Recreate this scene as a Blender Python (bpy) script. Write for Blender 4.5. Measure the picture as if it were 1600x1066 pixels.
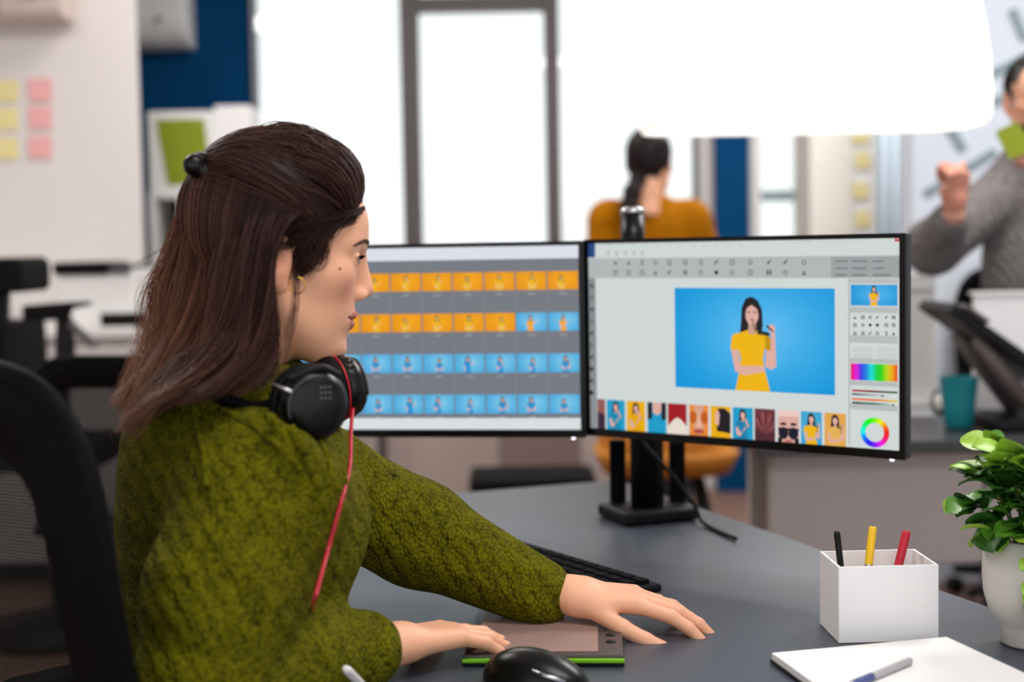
import bpy, bmesh, math, random
import numpy as np
from mathutils import Vector, Matrix
random.seed(4); rng = np.random.default_rng(7)
for o in list(bpy.data.objects): bpy.data.objects.remove(o)
S = bpy.context.scene; COL = S.collection; R = math.radians

# ------------------------------------------------------------------ camera
CZ = 1.22; PITCH = R(3.8); ROLL = R(-1.0); FPX = 2222.0
cam_d = bpy.data.cameras.new('camera'); cam = bpy.data.objects.new('camera', cam_d); COL.objects.link(cam)
CM = Matrix.Translation((0, 0, CZ)) @ Matrix.Rotation(math.pi/2-PITCH, 4, 'X') @ Matrix.Rotation(ROLL, 4, 'Z')
cam.matrix_world = CM
cam_d.sensor_width = 36; cam_d.lens = 36*FPX/1600; cam_d.clip_start = .05
cam_d.dof.use_dof = True; cam_d.dof.focus_distance = 1.78; cam_d.dof.aperture_fstop = 2.5
S.camera = cam
# ------------------------------------------------------------------ world, lights, exposure
W = bpy.data.worlds.new('world'); S.world = W; W.use_nodes = True
W.node_tree.nodes['Background'].inputs[0].default_value = (.97, .985, 1, 1)
W.node_tree.nodes['Background'].inputs[1].default_value = 1.3
S.view_settings.view_transform = 'Standard'; S.view_settings.look = 'None'
S.view_settings.gamma = 1; S.view_settings.use_curve_mapping = False
S.view_settings.exposure = 0.0
def area_light(name, loc, size, power, col=(1, .97, .94)):
    l = bpy.data.lights.new(name, 'AREA'); l.shape = 'RECTANGLE'; l.size, l.size_y = size; l.energy = power; l.color = col
    o = bpy.data.objects.new(name, l); COL.objects.link(o); o.location = loc; return o
area_light('added_ceiling_fill', (.5, .9, 2.9), (1.2, .6), 28)  # unseen fill lamps added below the ceiling to brighten desk and background
area_light('added_ceiling_fill', (-1.9, 3.4, 2.9), (1.2, .6), 38)
area_light('added_ceiling_fill', (1.7, 3.3, 2.9), (1.2, .6), 58)
area_light('added_ceiling_fill', (-.6, 5.2, 2.9), (1.2, .6), 26)
area_light('added_ceiling_fill', (1.5, 5.7, 2.9), (1.2, .6), 40)

# ------------------------------------------------------------------ helpers
def ray(px, py):
    d = CM.to_3x3() @ Vector(((px-800)/FPX, (533-py)/FPX, -1)); return d
def at(px, py, Y):                       # where the line of sight through a photo pixel meets the plane y = Y
    d = ray(px, py); return Vector((0, 0, CZ)) + d*(Y/d.y)
def atz(px, py, z):
    d = ray(px, py); return Vector((0, 0, CZ)) + d*((z-CZ)/d.z)
def lin(c): return tuple((x/255/12.92 if x/255 <= .04045 else ((x/255+.055)/1.055)**2.4) for x in c)
MATS = {}
def mat(name, rgb=(200, 200, 200), rough=.5, metal=0, noise=0, nscale=40, bump=0, bscale=200, emis=None, estr=0, attr=None, spec=.5, sheen=0):
    if name in MATS: return MATS[name]
    m = bpy.data.materials.new(name); m.use_nodes = True; nt = m.node_tree; N = nt.nodes; L = nt.links
    p = N['Principled BSDF']; c = lin(rgb)
    p.inputs['Base Color'].default_value = (*c, 1); p.inputs['Roughness'].default_value = rough
    p.inputs['Metallic'].default_value = metal; p.inputs['Specular IOR Level'].default_value = spec
    if sheen: p.inputs['Sheen Weight'].default_value = sheen
    tc = N.new('ShaderNodeTexCoord')
    if attr:
        a = N.new('ShaderNodeAttribute'); a.attribute_name = attr; L.new(a.outputs['Color'], p.inputs['Base Color'])
    if noise:
        n = N.new('ShaderNodeTexNoise'); n.inputs['Scale'].default_value = nscale; n.inputs['Detail'].default_value = 4
        L.new(tc.outputs['Object'], n.inputs['Vector'])
        mx = N.new('ShaderNodeMix'); mx.data_type = 'RGBA'; mx.blend_type = 'MIX'
        mx.inputs[6].default_value = (*[x*(1-noise) for x in c], 1); mx.inputs[7].default_value = (*[min(1, x*(1+noise)) for x in c], 1)
        L.new(n.outputs['Fac'], mx.inputs[0]); L.new(mx.outputs[2], p.inputs['Base Color'])
    if bump:
        n = N.new('ShaderNodeTexNoise'); n.inputs['Scale'].default_value = bscale; n.inputs['Detail'].default_value = 3
        L.new(tc.outputs['Object'], n.inputs['Vector'])
        b = N.new('ShaderNodeBump'); b.inputs['Strength'].default_value = bump; b.inputs['Distance'].default_value = .002
        L.new(n.outputs['Fac'], b.inputs['Height']); L.new(b.outputs[0], p.inputs['Normal'])
    if emis:
        p.inputs['Emission Color'].default_value = (*lin(emis), 1); p.inputs['Emission Strength'].default_value = estr
    MATS[name] = m; return m
def knit_mat(name, rgb, dark, cell=170, attr=None):
    m = bpy.data.materials.new(name); m.use_nodes = True; nt = m.node_tree; N = nt.nodes; L = nt.links
    p = N['Principled BSDF']; p.inputs['Roughness'].default_value = .9; p.inputs['Specular IOR Level'].default_value = .1
    tc = N.new('ShaderNodeTexCoord')
    mp = N.new('ShaderNodeMapping'); mp.inputs['Rotation'].default_value = (0, 0, R(30)); mp.inputs['Scale'].default_value = (1, 1, .75)
    L.new(tc.outputs['Object'], mp.inputs[0])
    v = N.new('ShaderNodeTexVoronoi'); v.inputs['Scale'].default_value = cell; L.new(mp.outputs[0], v.inputs['Vector'])
    n = N.new('ShaderNodeTexNoise'); n.inputs['Scale'].default_value = 60; n.inputs['Detail'].default_value = 5; L.new(tc.outputs['Object'], n.inputs['Vector'])
    w = N.new('ShaderNodeTexWave'); w.wave_type = 'BANDS'; w.bands_direction = 'DIAGONAL'; w.inputs['Scale'].default_value = 22; w.inputs['Distortion'].default_value = 2.5
    w.inputs['Detail Scale'].default_value = 2; L.new(mp.outputs[0], w.inputs['Vector'])
    r = N.new('ShaderNodeValToRGB'); r.color_ramp.elements[0].color = (*lin(rgb), 1); r.color_ramp.elements[1].color = (*lin(dark), 1)
    r.color_ramp.elements[0].position = .25; r.color_ramp.elements[1].position = .8
    mx = N.new('ShaderNodeMix'); mx.data_type = 'FLOAT'; mx.inputs[0].default_value = .55
    L.new(v.outputs['Distance'], mx.inputs[2]); L.new(n.outputs['Fac'], mx.inputs[3]); L.new(mx.outputs[0], r.inputs[0])
    L.new(r.outputs[0], p.inputs['Base Color'])
    b = N.new('ShaderNodeBump'); b.inputs['Strength'].default_value = 1; b.inputs['Distance'].default_value = .003; b.invert = True
    L.new(v.outputs['Distance'], b.inputs['Height'])
    b2 = N.new('ShaderNodeBump'); b2.inputs['Strength'].default_value = .6; b2.inputs['Distance'].default_value = .004
    L.new(w.outputs['Fac'], b2.inputs['Height']); L.new(b.outputs[0], b2.inputs['Normal']); L.new(b2.outputs[0], p.inputs['Normal'])
    MATS[name] = m; return m

def tag(o, label=None, cat=None, group=None, kind=None):
    if label: o['label'] = label
    if cat: o['category'] = cat
    if group: o['group'] = group
    if kind: o['kind'] = kind
    return o
def empty(name, loc, rz=0, label=None, cat=None, group=None, mtx=None):
    o = bpy.data.objects.new(name, None); COL.objects.link(o); o.empty_display_size = .05
    if mtx is not None: o.matrix_basis = mtx
    else: o.location = loc; o.rotation_euler = (0, 0, rz)
    return tag(o, label, cat, group)
def world_of(o):
    m = o.matrix_basis.copy(); p = o.parent
    while p: m = p.matrix_basis @ m; p = p.parent
    return m
def link(name, me, m, parent=None, smooth=False, bevel=0, world=False, seg=2):
    if m: me.materials.append(m)
    if world and parent: me.transform(world_of(parent).inverted())
    if smooth: me.polygons.foreach_set('use_smooth', [True]*len(me.polygons))
    o = bpy.data.objects.new(name, me); COL.objects.link(o)
    if parent: o.parent = parent
    if bevel:
        b = o.modifiers.new('bevel', 'BEVEL'); b.width = bevel; b.segments = seg; b.limit_method = 'ANGLE'; b.angle_limit = R(40)
    return o
class MB:
    def __init__(s): s.v = []; s.f = []
    def add(s, v, f):
        n = len(s.v); s.v += [tuple(p) for p in v]; s.f += [tuple(i+n for i in q) for q in f]; return s
    def box(s, c, d, rz=0, M=None):
        x, y, z = [e/2 for e in d]; P = [Vector((a*x, b*y, e*z)) for a in (-1, 1) for b in (-1, 1) for e in (-1, 1)]
        r = M if M is not None else Matrix.Rotation(rz, 3, 'Z'); P = [r @ p + Vector(c) for p in P]
        return s.add(P, [(0, 1, 3, 2), (4, 6, 7, 5), (0, 4, 5, 1), (2, 3, 7, 6), (0, 2, 6, 4), (1, 5, 7, 3)])
    def b2(s, lo, hi): return s.box([(a+b)/2 for a, b in zip(lo, hi)], [abs(b-a) for a, b in zip(lo, hi)])
    def tube(s, pts, r, n=8, closed=False, flat=1.0):
        P = [Vector(p) for p in pts]; m = len(P); rr = r if hasattr(r, '__len__') else [r]*m
        base = len(s.v); up = None
        for i, p in enumerate(P):
            a = P[i-1] if (i > 0 or closed) else P[i]; b = P[(i+1) % m] if (i < m-1 or closed) else P[i]
            t = (b-a).normalized()
            if up is None: up = Vector((0, 0, 1)) if abs(t.z) < .9 else Vector((1, 0, 0))
            x = t.cross(up).normalized(); up = x.cross(t).normalized()
            for k in range(n):
                th = 2*math.pi*k/n; s.v.append(tuple(p + rr[i]*(math.cos(th)*x + math.sin(th)*flat*up)))
        for i in range(m if closed else m-1):
            for k in range(n):
                a = base+i*n; b = base+((i+1) % m)*n
                s.f.append((a+k, a+(k+1) % n, b+(k+1) % n, b+k))
        if not closed:
            s.f.append(tuple(base+k for k in range(n))[::-1]); s.f.append(tuple(base+(m-1)*n+k for k in range(n)))
        return s
    def lathe(s, prof, M=None, n=32):           # profile (r, z) about local z
        base = len(s.v); M = M if M is not None else Matrix.Identity(4)
        for r_, z in prof:
            for k in range(n):
                th = 2*math.pi*k/n; s.v.append(tuple(M @ Vector((r_*math.cos(th), r_*math.sin(th), z))))
        for i in range(len(prof)-1):
            for k in range(n):
                a = base+i*n; b = a+n; s.f.append((a+k, a+(k+1) % n, b+(k+1) % n, b+k))
        s.f.append(tuple(base+k for k in range(n))[::-1]); s.f.append(tuple(base+(len(prof)-1)*n+k for k in range(n)))
        return s
    def prism(s, poly, z0, z1, M=None):
        M = M if M is not None else Matrix.Identity(4); n = len(poly)
        v = [M @ Vector((x, y, z0)) for x, y in poly]+[M @ Vector((x, y, z1)) for x, y in poly]
        return s.add(v, [tuple(range(n))[::-1], tuple(range(n, 2*n))]+[(i, (i+1) % n, n+(i+1) % n, n+i) for i in range(n)])
    def mesh(s, name):
        me = bpy.data.meshes.new(name); me.from_pydata(s.v, [], s.f); me.update(); return me
    def build(s, name, m, parent=None, smooth=False, bevel=0, world=False, seg=2):
        return link(name, s.mesh(name), m, parent, smooth, bevel, world, seg)
def np_mesh(name, V, Q, colors=None):
    me = bpy.data.meshes.new(name); k = Q.shape[1]
    me.vertices.add(len(V)); me.vertices.foreach_set('co', np.asarray(V, np.float32).ravel())
    me.loops.add(Q.size); me.loops.foreach_set('vertex_index', np.asarray(Q, np.int32).ravel())
    me.polygons.add(len(Q)); me.polygons.foreach_set('loop_start', np.arange(0, Q.size, k, dtype=np.int32))
    try: me.polygons.foreach_set('loop_total', np.full(len(Q), k, np.int32))
    except Exception: pass
    me.update(calc_edges=True); me.validate()
    if colors is not None:
        ca = me.color_attributes.new('col', 'FLOAT_COLOR', 'POINT')
        c = np.ones((len(V), 4), np.float32); c[:, :3] = colors; ca.data.foreach_set('color', c.ravel())
    return me
def frame(origin, fwd_deg, pitch=0, roll=0):     # x forward, y left, z up
    return Matrix.Translation(origin) @ Matrix.Rotation(R(fwd_deg), 4, 'Z') @ Matrix.Rotation(R(pitch), 4, 'Y') @ Matrix.Rotation(R(roll), 4, 'X')
def axis_frame(o, z, xh=(1, 0, 0)):
    z = Vector(z).normalized(); x = Vector(xh); x = (x - z*x.dot(z)).normalized(); y = z.cross(x)
    return Matrix.Translation(o) @ Matrix(((x.x, y.x, z.x, 0), (x.y, y.y, z.y, 0), (x.z, y.z, z.z, 0), (0, 0, 0, 1)))
def crom(P, n):                                   # Catmull-Rom through points, n samples
    P = np.asarray(P, float); m = len(P); t = np.linspace(0, m-1-1e-9, n); i = t.astype(int); f = (t-i)[:, None]
    g = lambda k: P[np.clip(k, 0, m-1)]
    a, b, c, d = g(i-1), g(i), g(i+1), g(i+2)
    return .5*((2*b)+(-a+c)*f+(2*a-5*b+4*c-d)*f**2+(-a+3*b-3*c+d)*f**3)
# ---- solid modelling: a sampled distance field and its surface
class Vol:
    def __init__(s, lo, hi, h):
        s.lo = np.array(lo, float); s.h = h; s.n = np.ceil((np.array(hi)-s.lo)/h).astype(int)+1
        s.ax = [s.lo[i]+h*np.arange(s.n[i]) for i in range(3)]; s.D = np.full(s.n, 1e3, np.float32)
    def op(s, lo, hi, fn, k, mode):
        m = max(3*s.h, 1.6*k)
        a = np.clip(np.floor((np.array(lo)-m-s.lo)/s.h).astype(int), 0, s.n); b = np.clip(np.ceil((np.array(hi)+m-s.lo)/s.h).astype(int)+1, 0, s.n)
        if np.any(b <= a): return s
        X, Y, Z = np.meshgrid(*[s.ax[i][a[i]:b[i]].astype(np.float32) for i in range(3)], indexing='ij')
        d = fn(X, Y, Z); sl = tuple(slice(a[i], b[i]) for i in range(3)); D = s.D[sl]
        if mode == 'u':
            if k: hh = np.clip(.5+.5*(D-d)/k, 0, 1); r = D*(1-hh)+d*hh-k*hh*(1-hh); r = np.where(D > 100, d, r)
            else: r = np.minimum(D, d)
        else:
            if k: hh = np.clip(.5-.5*(D+d)/k, 0, 1); r = D*(1-hh)-d*hh+k*hh*(1-hh)
            else: r = np.maximum(D, -d)
        s.D[sl] = r; return s
    def ell(s, c, r, k=.01, mode='u', M=None):
        c = np.array(c, float); r = np.array(r, float); m = r.max() if M is not None else r
        def fn(X, Y, Z):
            x, y, z = X-c[0], Y-c[1], Z-c[2]
            if M is not None:
                A = np.array(M.to_3x3().transposed()); x, y, z = (A[i, 0]*x+A[i, 1]*y+A[i, 2]*z for i in range(3))
            k0 = np.sqrt((x/r[0])**2+(y/r[1])**2+(z/r[2])**2)+1e-9
            k1 = np.sqrt((x/r[0]**2)**2+(y/r[1]**2)**2+(z/r[2]**2)**2)+1e-9
            return k0*(k0-1)/k1
        return s.op(c-m, c+m, fn, k, mode)
    def rc(s, a, b, ra, rb=None, k=.01, mode='u'):
        rb = ra if rb is None else rb; a = np.array(a, float); b = np.array(b, float); ab = b-a; L2 = ab@ab+1e-12
        def fn(X, Y, Z):
            x, y, z = X-a[0], Y-a[1], Z-a[2]; t = np.clip((x*ab[0]+y*ab[1]+z*ab[2])/L2, 0, 1)
            return np.sqrt((x-t*ab[0])**2+(y-t*ab[1])**2+(z-t*ab[2])**2)-(ra+(rb-ra)*t)
        r = max(ra, rb); return s.op(np.minimum(a, b)-r, np.maximum(a, b)+r, fn, k, mode)
    def chain(s, pts, rad, k=.01):
        for i in range(len(pts)-1): s.rc(pts[i], pts[i+1], rad[i], rad[i+1], k)
        return s
    def surf(s):
        D = s.D; n = np.array(D.shape); neg = D < 0
        cnt = np.zeros(n-1, np.float32); P = np.zeros((*(n-1), 3), np.float32)
        idx = [slice(0, -1), slice(1, None)]
        for ax in range(3):
            o1, o2 = [a for a in range(3) if a != ax]
            for p in (0, 1):
                for q in (0, 1):
                    sa = [None]*3; sa[o1] = idx[p]; sa[o2] = idx[q]; sb = list(sa); sa[ax] = idx[0]; sb[ax] = idx[1]
                    A = D[tuple(sa)]; B = D[tuple(sb)]; mk = (A < 0) != (B < 0)
                    w = np.nonzero(mk); t = A[w]/(A[w]-B[w])
                    cnt[w] += 1; P[w+(np.full(len(t), ax),)] += t
                    if p: P[w+(np.full(len(t), o1),)] += 1
                    if q: P[w+(np.full(len(t), o2),)] += 1
        act = cnt > 0; ids = np.full(n-1, -1, np.int64); w = np.nonzero(act); ids[w] = np.arange(len(w[0]))
        V = (P[w]/cnt[w][:, None]+np.stack(w, 1))*s.h+s.lo
        Q = []
        for ax in range(3):
            o1, o2 = (ax+1) % 3, (ax+2) % 3
            sa = [slice(None)]*3; sb = [slice(None)]*3; sa[ax] = slice(0, -1); sb[ax] = slice(1, None)
            A = neg[tuple(sa)]; B = neg[tuple(sb)]
            for flip in (0, 1):
                mk = (A & ~B) if not flip else (~A & B)
                g = np.stack(np.nonzero(mk), 1)
                g = g[(g[:, o1] > 0) & (g[:, o2] > 0) & (g[:, o1] < n[o1]-1) & (g[:, o2] < n[o2]-1)]
                def cid(d1, d2):
                    h = g.copy(); h[:, o1] += d1; h[:, o2] += d2; return ids[h[:, 0], h[:, 1], h[:, 2]]
                q = np.stack([cid(-1, -1), cid(0, -1), cid(0, 0), cid(-1, 0)], 1)
                Q.append(q if not flip else q[:, ::-1])
        return V.astype(np.float32), np.concatenate(Q)
def xf(V, M):
    A = np.array(M); return V@A[:3, :3].T+A[:3, 3]
def strand_mesh(name, P, rad, colr, sides=3):     # P (N,M,3), rad (N,M), colr (N,M,3): hairs as fine tapering tubes
    N, Mx, _ = P.shape; T = np.gradient(P, axis=1); T /= np.linalg.norm(T, axis=2, keepdims=True)+1e-9
    up = np.array([.3, -.8, .5]); X = np.cross(T, up); X /= np.linalg.norm(X, axis=2, keepdims=True)+1e-9; Y = np.cross(X, T)
    th = 2*np.pi*np.arange(sides)/sides
    V = P[:, :, None]+rad[:, :, None, None]*(np.cos(th)[:, None]*X[:, :, None]+np.sin(th)[:, None]*Y[:, :, None])
    C = np.repeat(colr[:, :, None], sides, 2)
    b = (np.arange(N)[:, None, None]*Mx+np.arange(Mx-1)[None, :, None])*sides; k = np.arange(sides)[None, None]
    Q = np.stack([b+k, b+(k+1) % sides, b+sides+(k+1) % sides, b+sides+k], -1).reshape(-1, 4)
    return np_mesh(name, V.reshape(-1, 3), Q, C.reshape(-1, 3))

# ------------------------------------------------------------------ materials
mat('wall_white', (226, 220, 217), .8, noise=.03, nscale=3)
mat('wall_cool', (220, 228, 240), .75, noise=.02, nscale=3)
mat('wall_blue', (0, 62, 106), .8, spec=.1, noise=.06, nscale=5)
mat('wall_low', (190, 176, 170), .8, noise=.04, nscale=3)
mat('ceiling', (235, 235, 232), .9, noise=.02)
mat('frame', (84, 77, 77), .5, noise=.05)
mat('black', (9, 9, 10), .5, noise=.1, nscale=60, spec=.25)
mat('black_gloss', (7, 7, 8), .3, noise=.1, nscale=60, spec=.3)
mat('black_soft', (13, 12, 13), .7, bump=.3, bscale=500, spec=.1)
mat('chrome', (190, 190, 195), .25, 1, noise=.03)
mat('white_plastic', (232, 230, 228), .4, noise=.02)
mat('white_paper', (240, 238, 238), .8, noise=.02)
mat('grey_panel', (168, 160, 158), .6, noise=.03, nscale=6)
mat('beige_pillar', (228, 223, 213), .7, noise=.03)
mat('lime_paper', (132, 146, 10), .7, noise=.12, nscale=30)
mat('note_yellow', (236, 222, 160), .8, noise=.04)
mat('note_pink', (240, 178, 178), .8, noise=.04)
mat('dark_top', (52, 50, 54), .35, noise=.1, nscale=20)
mat('teal', (14, 128, 138), .45, noise=.05)
mat('orange', (172, 106, 12), .6, noise=.1)
mat('strip', (138, 158, 165), .6, noise=.05)
mat('gold', (222, 170, 80), .25, 1, noise=.04)
mat('red', (190, 20, 45), .4, noise=.05)
mat('yellow', (240, 190, 20), .4, noise=.05)
mat('lime', (120, 190, 10), .4, noise=.05)
knit_mat('knit_olive', (118, 114, 8), (44, 42, 2), 250)
knit_mat('knit_mustard', (192, 122, 5), (145, 86, 2), 120)
knit_mat('knit_grey', (140, 135, 134), (80, 77, 77), 120)
def floor_mat():
    m = bpy.data.materials.new('floor_wood'); m.use_nodes = True; nt = m.node_tree; N = nt.nodes; L = nt.links; p = N['Principled BSDF']
    tc = N.new('ShaderNodeTexCoord'); mp = N.new('ShaderNodeMapping'); mp.inputs['Scale'].default_value = (2, 14, 1); L.new(tc.outputs['Object'], mp.inputs[0])
    n = N.new('ShaderNodeTexNoise'); n.inputs['Scale'].default_value = 3; n.inputs['Detail'].default_value = 6; L.new(mp.outputs[0], n.inputs['Vector'])
    r = N.new('ShaderNodeValToRGB'); r.color_ramp.elements[0].color = (*lin((92, 66, 54)), 1); r.color_ramp.elements[1].color = (*lin((150, 115, 98)), 1)
    L.new(n.outputs['Fac'], r.inputs[0]); L.new(r.outputs[0], p.inputs['Base Color']); p.inputs['Roughness'].default_value = .45
    MATS['floor'] = m
floor_mat()
def desk_mat():
    m = mat('desk', (66, 72, 82), .38, noise=.08, nscale=120); MATS['desk'] = m
desk_mat()
def glass_mat():
    m = bpy.data.materials.new('window_glass'); m.use_nodes = True; nt = m.node_tree; N = nt.nodes; L = nt.links
    N.remove(N['Principled BSDF']); t = N.new('ShaderNodeBsdfTransparent'); g = N.new('ShaderNodeBsdfGlossy'); g.inputs['Roughness'].default_value = .02
    t.inputs[0].default_value = (.97, .985, .98, 1)
    x = N.new('ShaderNodeMixShader'); x.inputs[0].default_value = .05; L.new(t.outputs[0], x.inputs[1]); L.new(g.outputs[0], x.inputs[2])
    L.new(x.outputs[0], N['Material Output'].inputs[0]); MATS['glass'] = m
glass_mat()
def screen_mat(name, k):
    m = bpy.data.materials.new(name); m.use_nodes = True; nt = m.node_tree; N = nt.nodes; L = nt.links; p = N['Principled BSDF']
    a = N.new('ShaderNodeAttribute'); a.attribute_name = 'col'; p.inputs['Base Color'].default_value = (.01, .01, .01, 1); p.inputs['Roughness'].default_value = .5
    p.inputs['Specular IOR Level'].default_value = .2
    L.new(a.outputs['Color'], p.inputs['Emission Color']); p.inputs['Emission Strength'].default_value = k; MATS[name] = m; return m
screen_mat('screen', .92)
def skin_mat():
    m = mat('skin', (222, 168, 140), .48, attr='col', bump=.12, bscale=900); p = m.node_tree.nodes['Principled BSDF']
    p.inputs['Subsurface Weight'].default_value = .12; p.inputs['Subsurface Radius'].default_value = (.012, .005, .003); p.inputs['Subsurface Scale'].default_value = .6
skin_mat()
def hair_mat():
    m = mat('hair', (60, 40, 34), .42, attr='col', spec=.14)
hair_mat()
M = MATS

# ================================================================== the room
def struct(o, label=None): o['kind'] = 'structure'; return o
YB = 7.0; YL = 5.8; CEIL = 3.0
X = lambda px, Y: at(px, 384, Y).x
xw0, xw1 = X(402, YB), X(1092, YB)
zs, zt = 1.20, 2.75
struct(MB().b2((-4, -1.5, -.1), (4, YB+.2, 0)).build('floor', M['floor']))
struct(MB().b2((-4, -1.5, CEIL), (4, YB+.2, CEIL+.1)).build('ceiling', M['ceiling']))
wb = struct(MB().b2((-4, YB, 0), (xw0, YB+.2, CEIL)).build('wall_back', M['wall_blue']))
MB().b2((xw0, YB, 0), (xw1, YB+.2, zs)).build('wall_under_window', M['wall_low'], wb)
MB().b2((xw0, YB, zt), (xw1, YB+.2, CEIL)).build('wall_over_window', M['wall_blue'], wb)
xd0, xd1 = X(1172, YB), X(1265, YB)
MB().b2((xw1, YB, 0), (xd0, YB+.2, CEIL)).build('wall_pier', M['wall_white'], wb)
MB().b2((xd1, YB, 0), (4, YB+.2, CEIL)).build('wall_end', M['wall_white'], wb)
MB().b2((xd0, YB, 2.6), (xd1, YB+.2, CEIL)).build('wall_over_door', M['wall_white'], wb)
struct(MB().b2((X(1120, YB-.1), YB-.1, 0), (X(1171, YB-.1), YB-.002, CEIL)).build('wall_blue_pillar', M['wall_blue']))
xl = X(220, YL)
struct(MB().b2((-4, YL, 0), (xl, YL+.06, CEIL)).build('wall_left', M['wall_white']))
struct(MB().b2((-4.1, -1.5, 0), (-4, YB+.2, CEIL)).build('wall_side', M['wall_white']))
struct(MB().b2((4, -1.5, 0), (4.1, YB+.2, CEIL)).build('wall_right', M['wall_cool']))
xr = X(1426, 5.0)
struct(MB().b2((xr, 5.0, 0), (4, 5.15, CEIL)).build('wall_board', M['wall_cool']))
# main window, three panes in a dark frame
w1 = empty('window_1', ((xw0+xw1)/2, YB, zs)); struct(w1)
m1 = [X(405, YB), X(632, YB), X(661, YB), X(855, YB), X(878, YB), X(1085, YB)]
fr = MB(); yf0, yf1 = YB-.03, YB+.09
for a, b in ((xw0, m1[0]), (m1[1], m1[2]), (m1[3], m1[4]), (m1[5], xw1)):
    MB().b2((a, yf0, zs), (b, yf1, zt)).build('mullion', M['frame'], w1, world=True, bevel=.004)
MB().b2((xw0, yf0, zs-.05), (xw1, yf1, zs)).build('bottom_rail', M['frame'], w1, world=True, bevel=.004)
MB().b2((xw0, yf0, zt), (xw1, yf1, zt+.05)).build('top_rail', M['frame'], w1, world=True, bevel=.004)
zp = at(750, 17, YB).z
MB().b2((m1[2], yf0, zp), (m1[3], yf1, zp+.07)).build('transom', M['frame'], w1, world=True, bevel=.004)
for a, b in ((m1[0], m1[1]), (m1[2], m1[3]), (m1[4], m1[5])):
    MB().b2((a, YB+.03, zs), (b, YB+.036, zt)).build('pane', M['glass'], w1, world=True)
# glazed door beyond the blue pillar
d1 = empty('door_1', ((xd0+xd1)/2, YB, 0)); struct(d1)
for lo, hi in (((xd0, yf0, 0), (xd0+.05, yf1, 2.6)), ((xd1-.04, yf0, 0), (xd1, yf1, 2.6)), ((xd0, yf0, 2.55), (xd1, yf1, 2.6)), ((xd0, yf0, 0), (xd1, yf1, .12))):
    MB().b2(lo, hi).build('door_frame', M['white_plastic'], d1, world=True, bevel=.004)
z1 = at(1218, 306, YB).z
MB().b2((xd0+.05, yf0, z1-.025), (xd1-.04, yf1, z1+.025)).build('push_bar', M['strip'], d1, world=True, bevel=.004)
MB().b2((xd0+.05, YB+.03, .12), (xd1-.04, YB+.036, 2.55)).build('pane', M['glass'], d1, world=True)
# pillar, noted strip and curtain between door and board wall
struct(MB().b2((X(1266, 6.6), 6.6, 0), (X(1331, 6.6), 6.99, CEIL)).build('wall_beige_pillar', M['beige_pillar']))
struct(MB().b2((X(1331, 6.6)+.002, 6.62, 0), (X(1372, 6.6), 6.99, CEIL)).build('wall_narrow_pier', M['white_paper']))
for i, py in enumerate((212, 250, 298, 342)):
    p = at(1346+(i % 2)*3, py, 6.6)
    tag(MB().box((p.x, 6.612, p.z), (.07, .006, .075), M=Matrix.Rotation(R(4-3*i), 3, 'Y')).build('sticky_note', M['note_yellow']),
        ['topmost', 'second from top', 'third from top', 'lowest'][i]+' pale yellow sticky note on narrow white pier by curtain', 'sticky note', 'yellow notes on the narrow pier')
cu = empty('curtain', (X(1400, 6.3), 6.3, .05), 0, 'white and grey vertical striped curtain beside the board wall', 'curtain')
for i in range(7):
    xa = X(1374+i*8.2, 6.3); MB().tube([(xa, 6.3, .05), (xa, 6.3, 2.6)], .012, 8).build('curtain_fold', M['wall_cool'] if i % 2 else M['strip'], cu, True, world=True)
MB().b2((X(1370, 6.3), 6.285, 2.6), (X(1432, 6.3), 6.315, 2.64)).build('curtain_rail', M['white_plastic'], cu, world=True)
# tape strips on the board wall
def strip(a, b, w, lab):
    p, q = at(*a, 4.99), at(*b, 4.99); d = q-p; ang = math.atan2(d.z, d.x); c = (p+q)/2
    tag(MB().box((c.x, 4.994, c.z), (d.length, .01, w), M=Matrix.Rotation(-ang, 3, 'Y')).build('wall_strip', M['strip']), lab, 'wall strip', 'slanted strips on the board wall')
strip((1582, 14), (1602, 62), .03, 'short steep grey strip on white wall high above the man')
strip((1536, 122), (1640, 72), .03, 'grey slanted strip on white wall level with top of the mans head')
strip((1538, 166), (1600, 138), .03, 'grey slanted strip on white wall level with the mans ear')
strip((1484, 198), (1506, 234), .03, 'short steep teal strip on white wall above the raised hand')
strip((1446, 303), (1556, 236), .028, 'long grey strip on white wall running behind the raised hand')

# ------------------------------------------------------------------ far left: air conditioners, notes, cabinet, printer
def aircon(name, c, d, m, lab, r=.09):
    e = empty(name, c, 0, lab, 'air conditioner')
    w, t, h = d; pts = [(0, 0), (0, h), (t*.75, h), (t, h-.05)]+[(t-.02-r*(1-math.cos(a)), r*1.1-r*1.1*math.sin(a)) for a in np.linspace(0, math.pi/2, 8)]
    Mx = Matrix(((0, 0, 1, 0), (-1, 0, 0, 0), (0, 1, 0, 0), (0, 0, 0, 1)))
    MB().prism(pts, -w/2, w/2, Mx).build('housing', m, e, bevel=.012)
    return e
p = at(0, 34, YL-.1)
ac = aircon('air_conditioner', (X(132, YL)-.45, YL-.002, p.z), (.9, .2, .3), mat('ac_beige', (205, 188, 180), .5, noise=.03), 'pinkish beige air conditioner high on white wall above pink notes', .04)
for i in range(3):
    MB().box((-.1, -.205, .03+.028*i), (.62, .012, .008)).build('louver', mat('ac_slot', (120, 98, 88), .6, noise=.05), ac)
MB().lathe([(.02, 0), (.02, .008), (.012, .012)], Matrix.Translation((.33, -.2, .09)) @ Matrix.Rotation(R(90), 4, 'X'), 16).build('sensor', M['chrome'], ac, True)
pa = at(266, 68, YB-.12)
a2 = aircon('air_conditioner', (X(302, YB-.2)-.42, YB-.002, pa.z-.02), (.84, .24, .34), M['white_plastic'], 'white rounded air conditioner on the blue wall', .15)
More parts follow.
